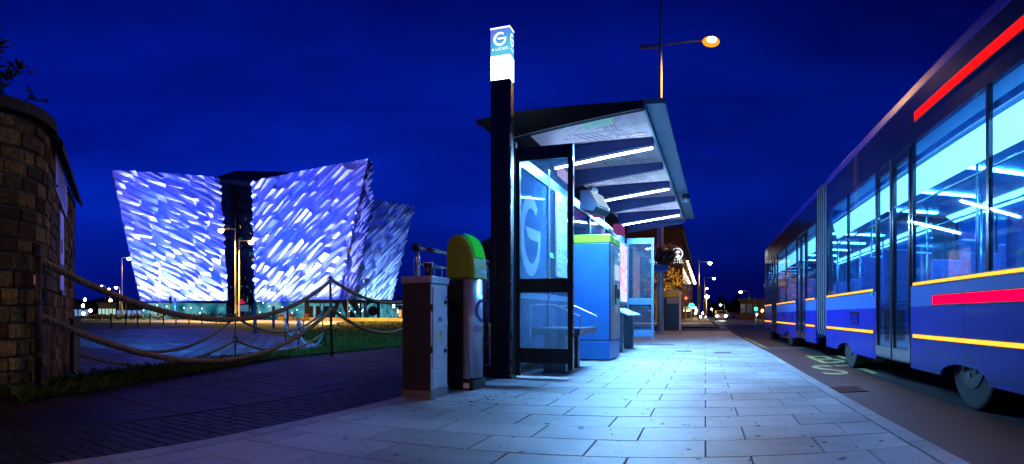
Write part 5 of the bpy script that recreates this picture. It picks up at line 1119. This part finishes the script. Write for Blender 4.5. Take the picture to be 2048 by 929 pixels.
tree(1341, 540, 650, 52, 'small tree with lamplit yellow leaves in front of the hotel', mat('yellow_leaf', (.30,.19,.03), .7, 0, .4, 3), .85, 9, 520, .17, group=None)
tree(1312, 548, 650, 54, 'lamplit yellow tree half hidden behind the lamp post and far glass panel', mat('yellow_leaf_dim', (.24,.16,.03), .7, 0, .4, 3), 1.1, 13, 420, .17)
light('SPOT', (-2.8,46,6.5), (1,.6,.15), 9000, (-3.6,52,2.6), .2, 120, 1)
light('SPOT', (-4.5,66,8), SOD, 700, (-8,90,3), .2, 120, 1)
# dark gabled building behind the totem
dg_ = thing('gabled_building', 'unlit gabled building showing as a black roofline left of the totem', 'building', (-24,46,-.02)); gb0, gb1 = A(905,640,52), A(1160,640,52)
a, b = V((gb0[0],gb0[1],0)), V((gb1[0],gb1[1],0)); d = (b-a).normalized(); n_ = V((-d.y,d.x,0)); dbm = mat('unlit_brick', (.035,.025,.025), .9); ze, zr = 3.9, 7.6; pk = a.lerp(b,.36)
MB().prism([(a.x,a.y,-.02),(b.x,b.y,-.02),(b.x,b.y,6.4),(pk.x,pk.y,zr),(a.x,a.y,ze+1.5)], n_*18).build('wall', dbm, dg_); MB().prism([tuple(a-d*.5+V((0,0,ze+1.3))), tuple(pk+V((0,0,zr))), tuple(b+d*.4+V((0,0,6.3))), tuple(b+d*.4+V((0,0,6.55))), tuple(pk+V((0,0,zr+.25))), tuple(a-d*.5+V((0,0,ze+1.55)))], n_*18.3).build('roof', black, dg_)
# signals, lamps and traffic down the street
signal(1383,606,64,'traffic light showing bright green by the hotel corner', 'green', sz=.27)
signal(1372,603,70,'traffic light showing red just left of the green one by the hotel', 'red', sz=.15)
signal(1512,612,58,'traffic light showing green across the road ahead of the bus', 'green', sz=.16)
lamp(1420,526,1398,86,'warm street lamp past the hotel whose pole carries the larger boxed banner', lensS, 1800, 520, rp=.11, head=.24)
lamp(1428,557,1409,115,'second pole of the row past the hotel, with a cool white lamp head', lensW, 0, 556, head=.22)
lamp(1414,577,1410.5,150,'third pole of the row past the hotel, with a small white lamp head', lensW, 0, 572, head=.22)
lamp(1414,593,1413,105,'warm glowing lamp right below the white heads past the hotel', lensS, 1500, head=.32)
lamp(1481,584,1499,110,'lamp on the right side of the street with its arm reaching over the road', lensS, 2200, 586, head=.25)
lamp(1441,610,1449,190,'small lamp in the middle distance above the oncoming car', lensW, 0, 605, head=.3)
lamp(1423,618,1424.5,200,'small warm lamp far down the street left of the oncoming car', lensS, 0, head=.3)
lamp(1532,571,1531,75,'slim unlit lamp post with a short arm just ahead of the bus', polem, 0, 571, rp=.07)
for k, (x, y, r_, lb) in enumerate([(1398,593,86,'dark boxed banner on the nearest lamp post past the hotel'), (1409,617,115,'dark boxed banner on the second lamp post past the hotel')]):
    p = A(x,y,r_); hh = 1.25; th = thing('banner', lb, 'banner', (p[0],p[1]-.2,p[2]-hh), 0, 'lamp post banners'); MB().box(p[0]-.26,p[0]+.26,p[1]-.22,p[1]-.15,p[2]-hh,p[2]+hh).build('cloth', black, th); MB().box(p[0]-.26,p[0]+.26,p[1]-.23,p[1]-.14,p[2]+hh+.002,p[2]+hh+.25).build('header', mat('banner_header%d'%k, (.35,.18,.06), .7), th)
for k, (x, y, r_, lm_, lb) in enumerate([(1391,627,110,lensY,'amber light point low by the hotel corner, left of the pair'), (1393,622,150,lensS,'warm light point low by the hotel corner, upper of the pair'), (1406,627,160,lensS,'warm light point beside the second banner pole'), (1401,634,140,lensW,'white light point at the foot of the first banner pole'), (1412,636,150,lensW,'white light point at the foot of the second banner pole'), (1390,616,170,lensW,'cool light point just right of the green signal'), (1525,622,95,lensY,'amber light point behind the green signal ahead of the bus'), (1513,630,100,lensW,'white light point under the green signal ahead of the bus')]):
    p = A(x, y, r_); th = thing('street_light', lb, 'street light', (p[0],p[1],-.02), 0, 'distant light points'); MB().tube([(p[0],p[1],-.02),(p[0],p[1],max(.1,p[2]-.1))], .05, 6).build('pole', polem, th); MB().ball(p, .0017*r_+.02, n=10, m=6).build('globe', lm_, th, True)
cp_ = A(1443,637,84); car = thing('oncoming_car', 'oncoming car far down the street with blazing white headlights', 'car', (cp_[0],cp_[1],-.1)); X, Y = cp_[0], cp_[1]
cbm = mat('car_silver', (.35,.36,.38), .3, .5); MB().prism([(X-.88,Y+u,z-.1) for u, z in ((0,.25),(0,.72),(.9,.92),(1.6,1.42),(3.0,1.45),(3.9,1.0),(4.2,.9),(4.2,.25))], (1.76,0,0)).build('body', cbm, car, bevel=.08)
MB().quad((X-.72,Y+.93,.86),(X+.72,Y+.93,.86),(X+.62,Y+1.52,1.28),(X-.62,Y+1.52,1.28)).build('windscreen', ag, car)
for sx__ in (-.6,.6): MB().ball((X+sx__,Y-.02,.52), .17, .05, .12, 10, 6).build('headlight', emit('car_headlamp', (.92,1,.98), 60), car, True)
MB().ball((X+1.0,Y+.2,.75), .12, .1, .2, 8, 5).build('wing_mirror', cbm, car)
for sx__ in (-.78,.78):
    for u in (.85,3.4): MB().tube([(X+sx__-.1,Y+u,.22),(X+sx__+.1,Y+u,.22)], .32, 16).build('wheel', rub, car)
light('SPOT', (X,Y-.4,.55), (.9,1,.98), 500, (X-.5,Y-20,0), .1, 60, 1)
# far right: brick terrace, dark trees, hill
block('brick_building', 'low brown brick building on the right of the street beyond the junction', 1480, 1556, 602, 105, mat('dim_brown_brick', (.17,.09,.05), .85, 0, .3, .6), (6,1.0,2.6,ag))
block('brick_building', 'dark flat-roofed building behind the bus on the far side of the street', 1556, 1700, 598, 85, mat('dim_grey_brick', (.08,.07,.08), .85), (7,1.0,2.5,emit('dim_window', (.2,.35,.6), .3)))
ft = MB()
for k in range(2600):
    x = rnd.uniform(1420,1500); p = A(x, 0, 240+rnd.uniform(0,12)); hgt = 6.2 + 1.6*math.sin(x*.21) + 1.2*math.sin(x*.55+1); z = rnd.random()**.7*hgt; leaf(ft, (p[0],p[1],z), (rnd.gauss(0,1),rnd.gauss(0,1),rnd.gauss(0,.6)), 1.3, .5)
p0_, p1_ = A(1420,640,250), A(1500,640,250); ft.prism([(p0_[0],p0_[1],-.1),(p1_[0],p1_[1],-.1),(p1_[0],p1_[1],5),(p0_[0],p0_[1],5)], (0,8,0)); stuff(ft.build('far_woods', hm, recalc=False), 'dark mass of trees closing the far end of the street', 'trees')
for k, (x, c_, lb) in enumerate([(1463,(.3,.32,.35),'parked pale car under the dark trees, left of two'), (1476,(.12,.13,.2),'parked dark car under the dark trees, right of two')]):
    p = A(x, 636, 150); t_ = thing('parked_car', lb, 'car', (p[0],p[1],-.1), 0, 'cars parked at the far end'); MB().prism([(p[0]+u,p[1],z) for u, z in ((-2,.1),(2,.1),(2,.7),(1.2,.85),(.8,1.35),(-1,1.35),(-1.5,.85),(-2,.75))], (0,1.7,0)).build('body', mat('parked_paint%d'%k, c_, .3), t_); MB().prism([(p[0]+u,p[1]-.01,z) for u, z in ((.95,.88),(.7,1.25),(-.9,1.25),(-1.3,.88))], (0,-.02,0)).build('window', ag, t_)
    for u in (-1.25,1.25): MB().tube([(p[0]+u,p[1]-.05,.2),(p[0]+u,p[1]+.2,.2)], .3, 12).build('wheel', rub, t_)

# sodium lamps of the street that stand outside the picture (over the left footway and behind the viewpoint)
light('SPOT', (-1.2,-6.5,8.0), (1,.42,.08), 900, (-3.7,1.3,-.6), .25, 58, 1)
sc.view_settings.view_transform = 'Standard'; sc.view_settings.look = 'None'; sc.view_settings.exposure = 0; sc.view_settings.gamma = 1
sc.cycles.use_denoising = True; sc.cycles.max_bounces = 8; sc.cycles.transparent_max_bounces = 24; sc.cycles.sample_clamp_indirect = 6; sc.cycles.caustics_reflective = False; sc.cycles.caustics_refractive = False
bpy.context.view_layer.update()
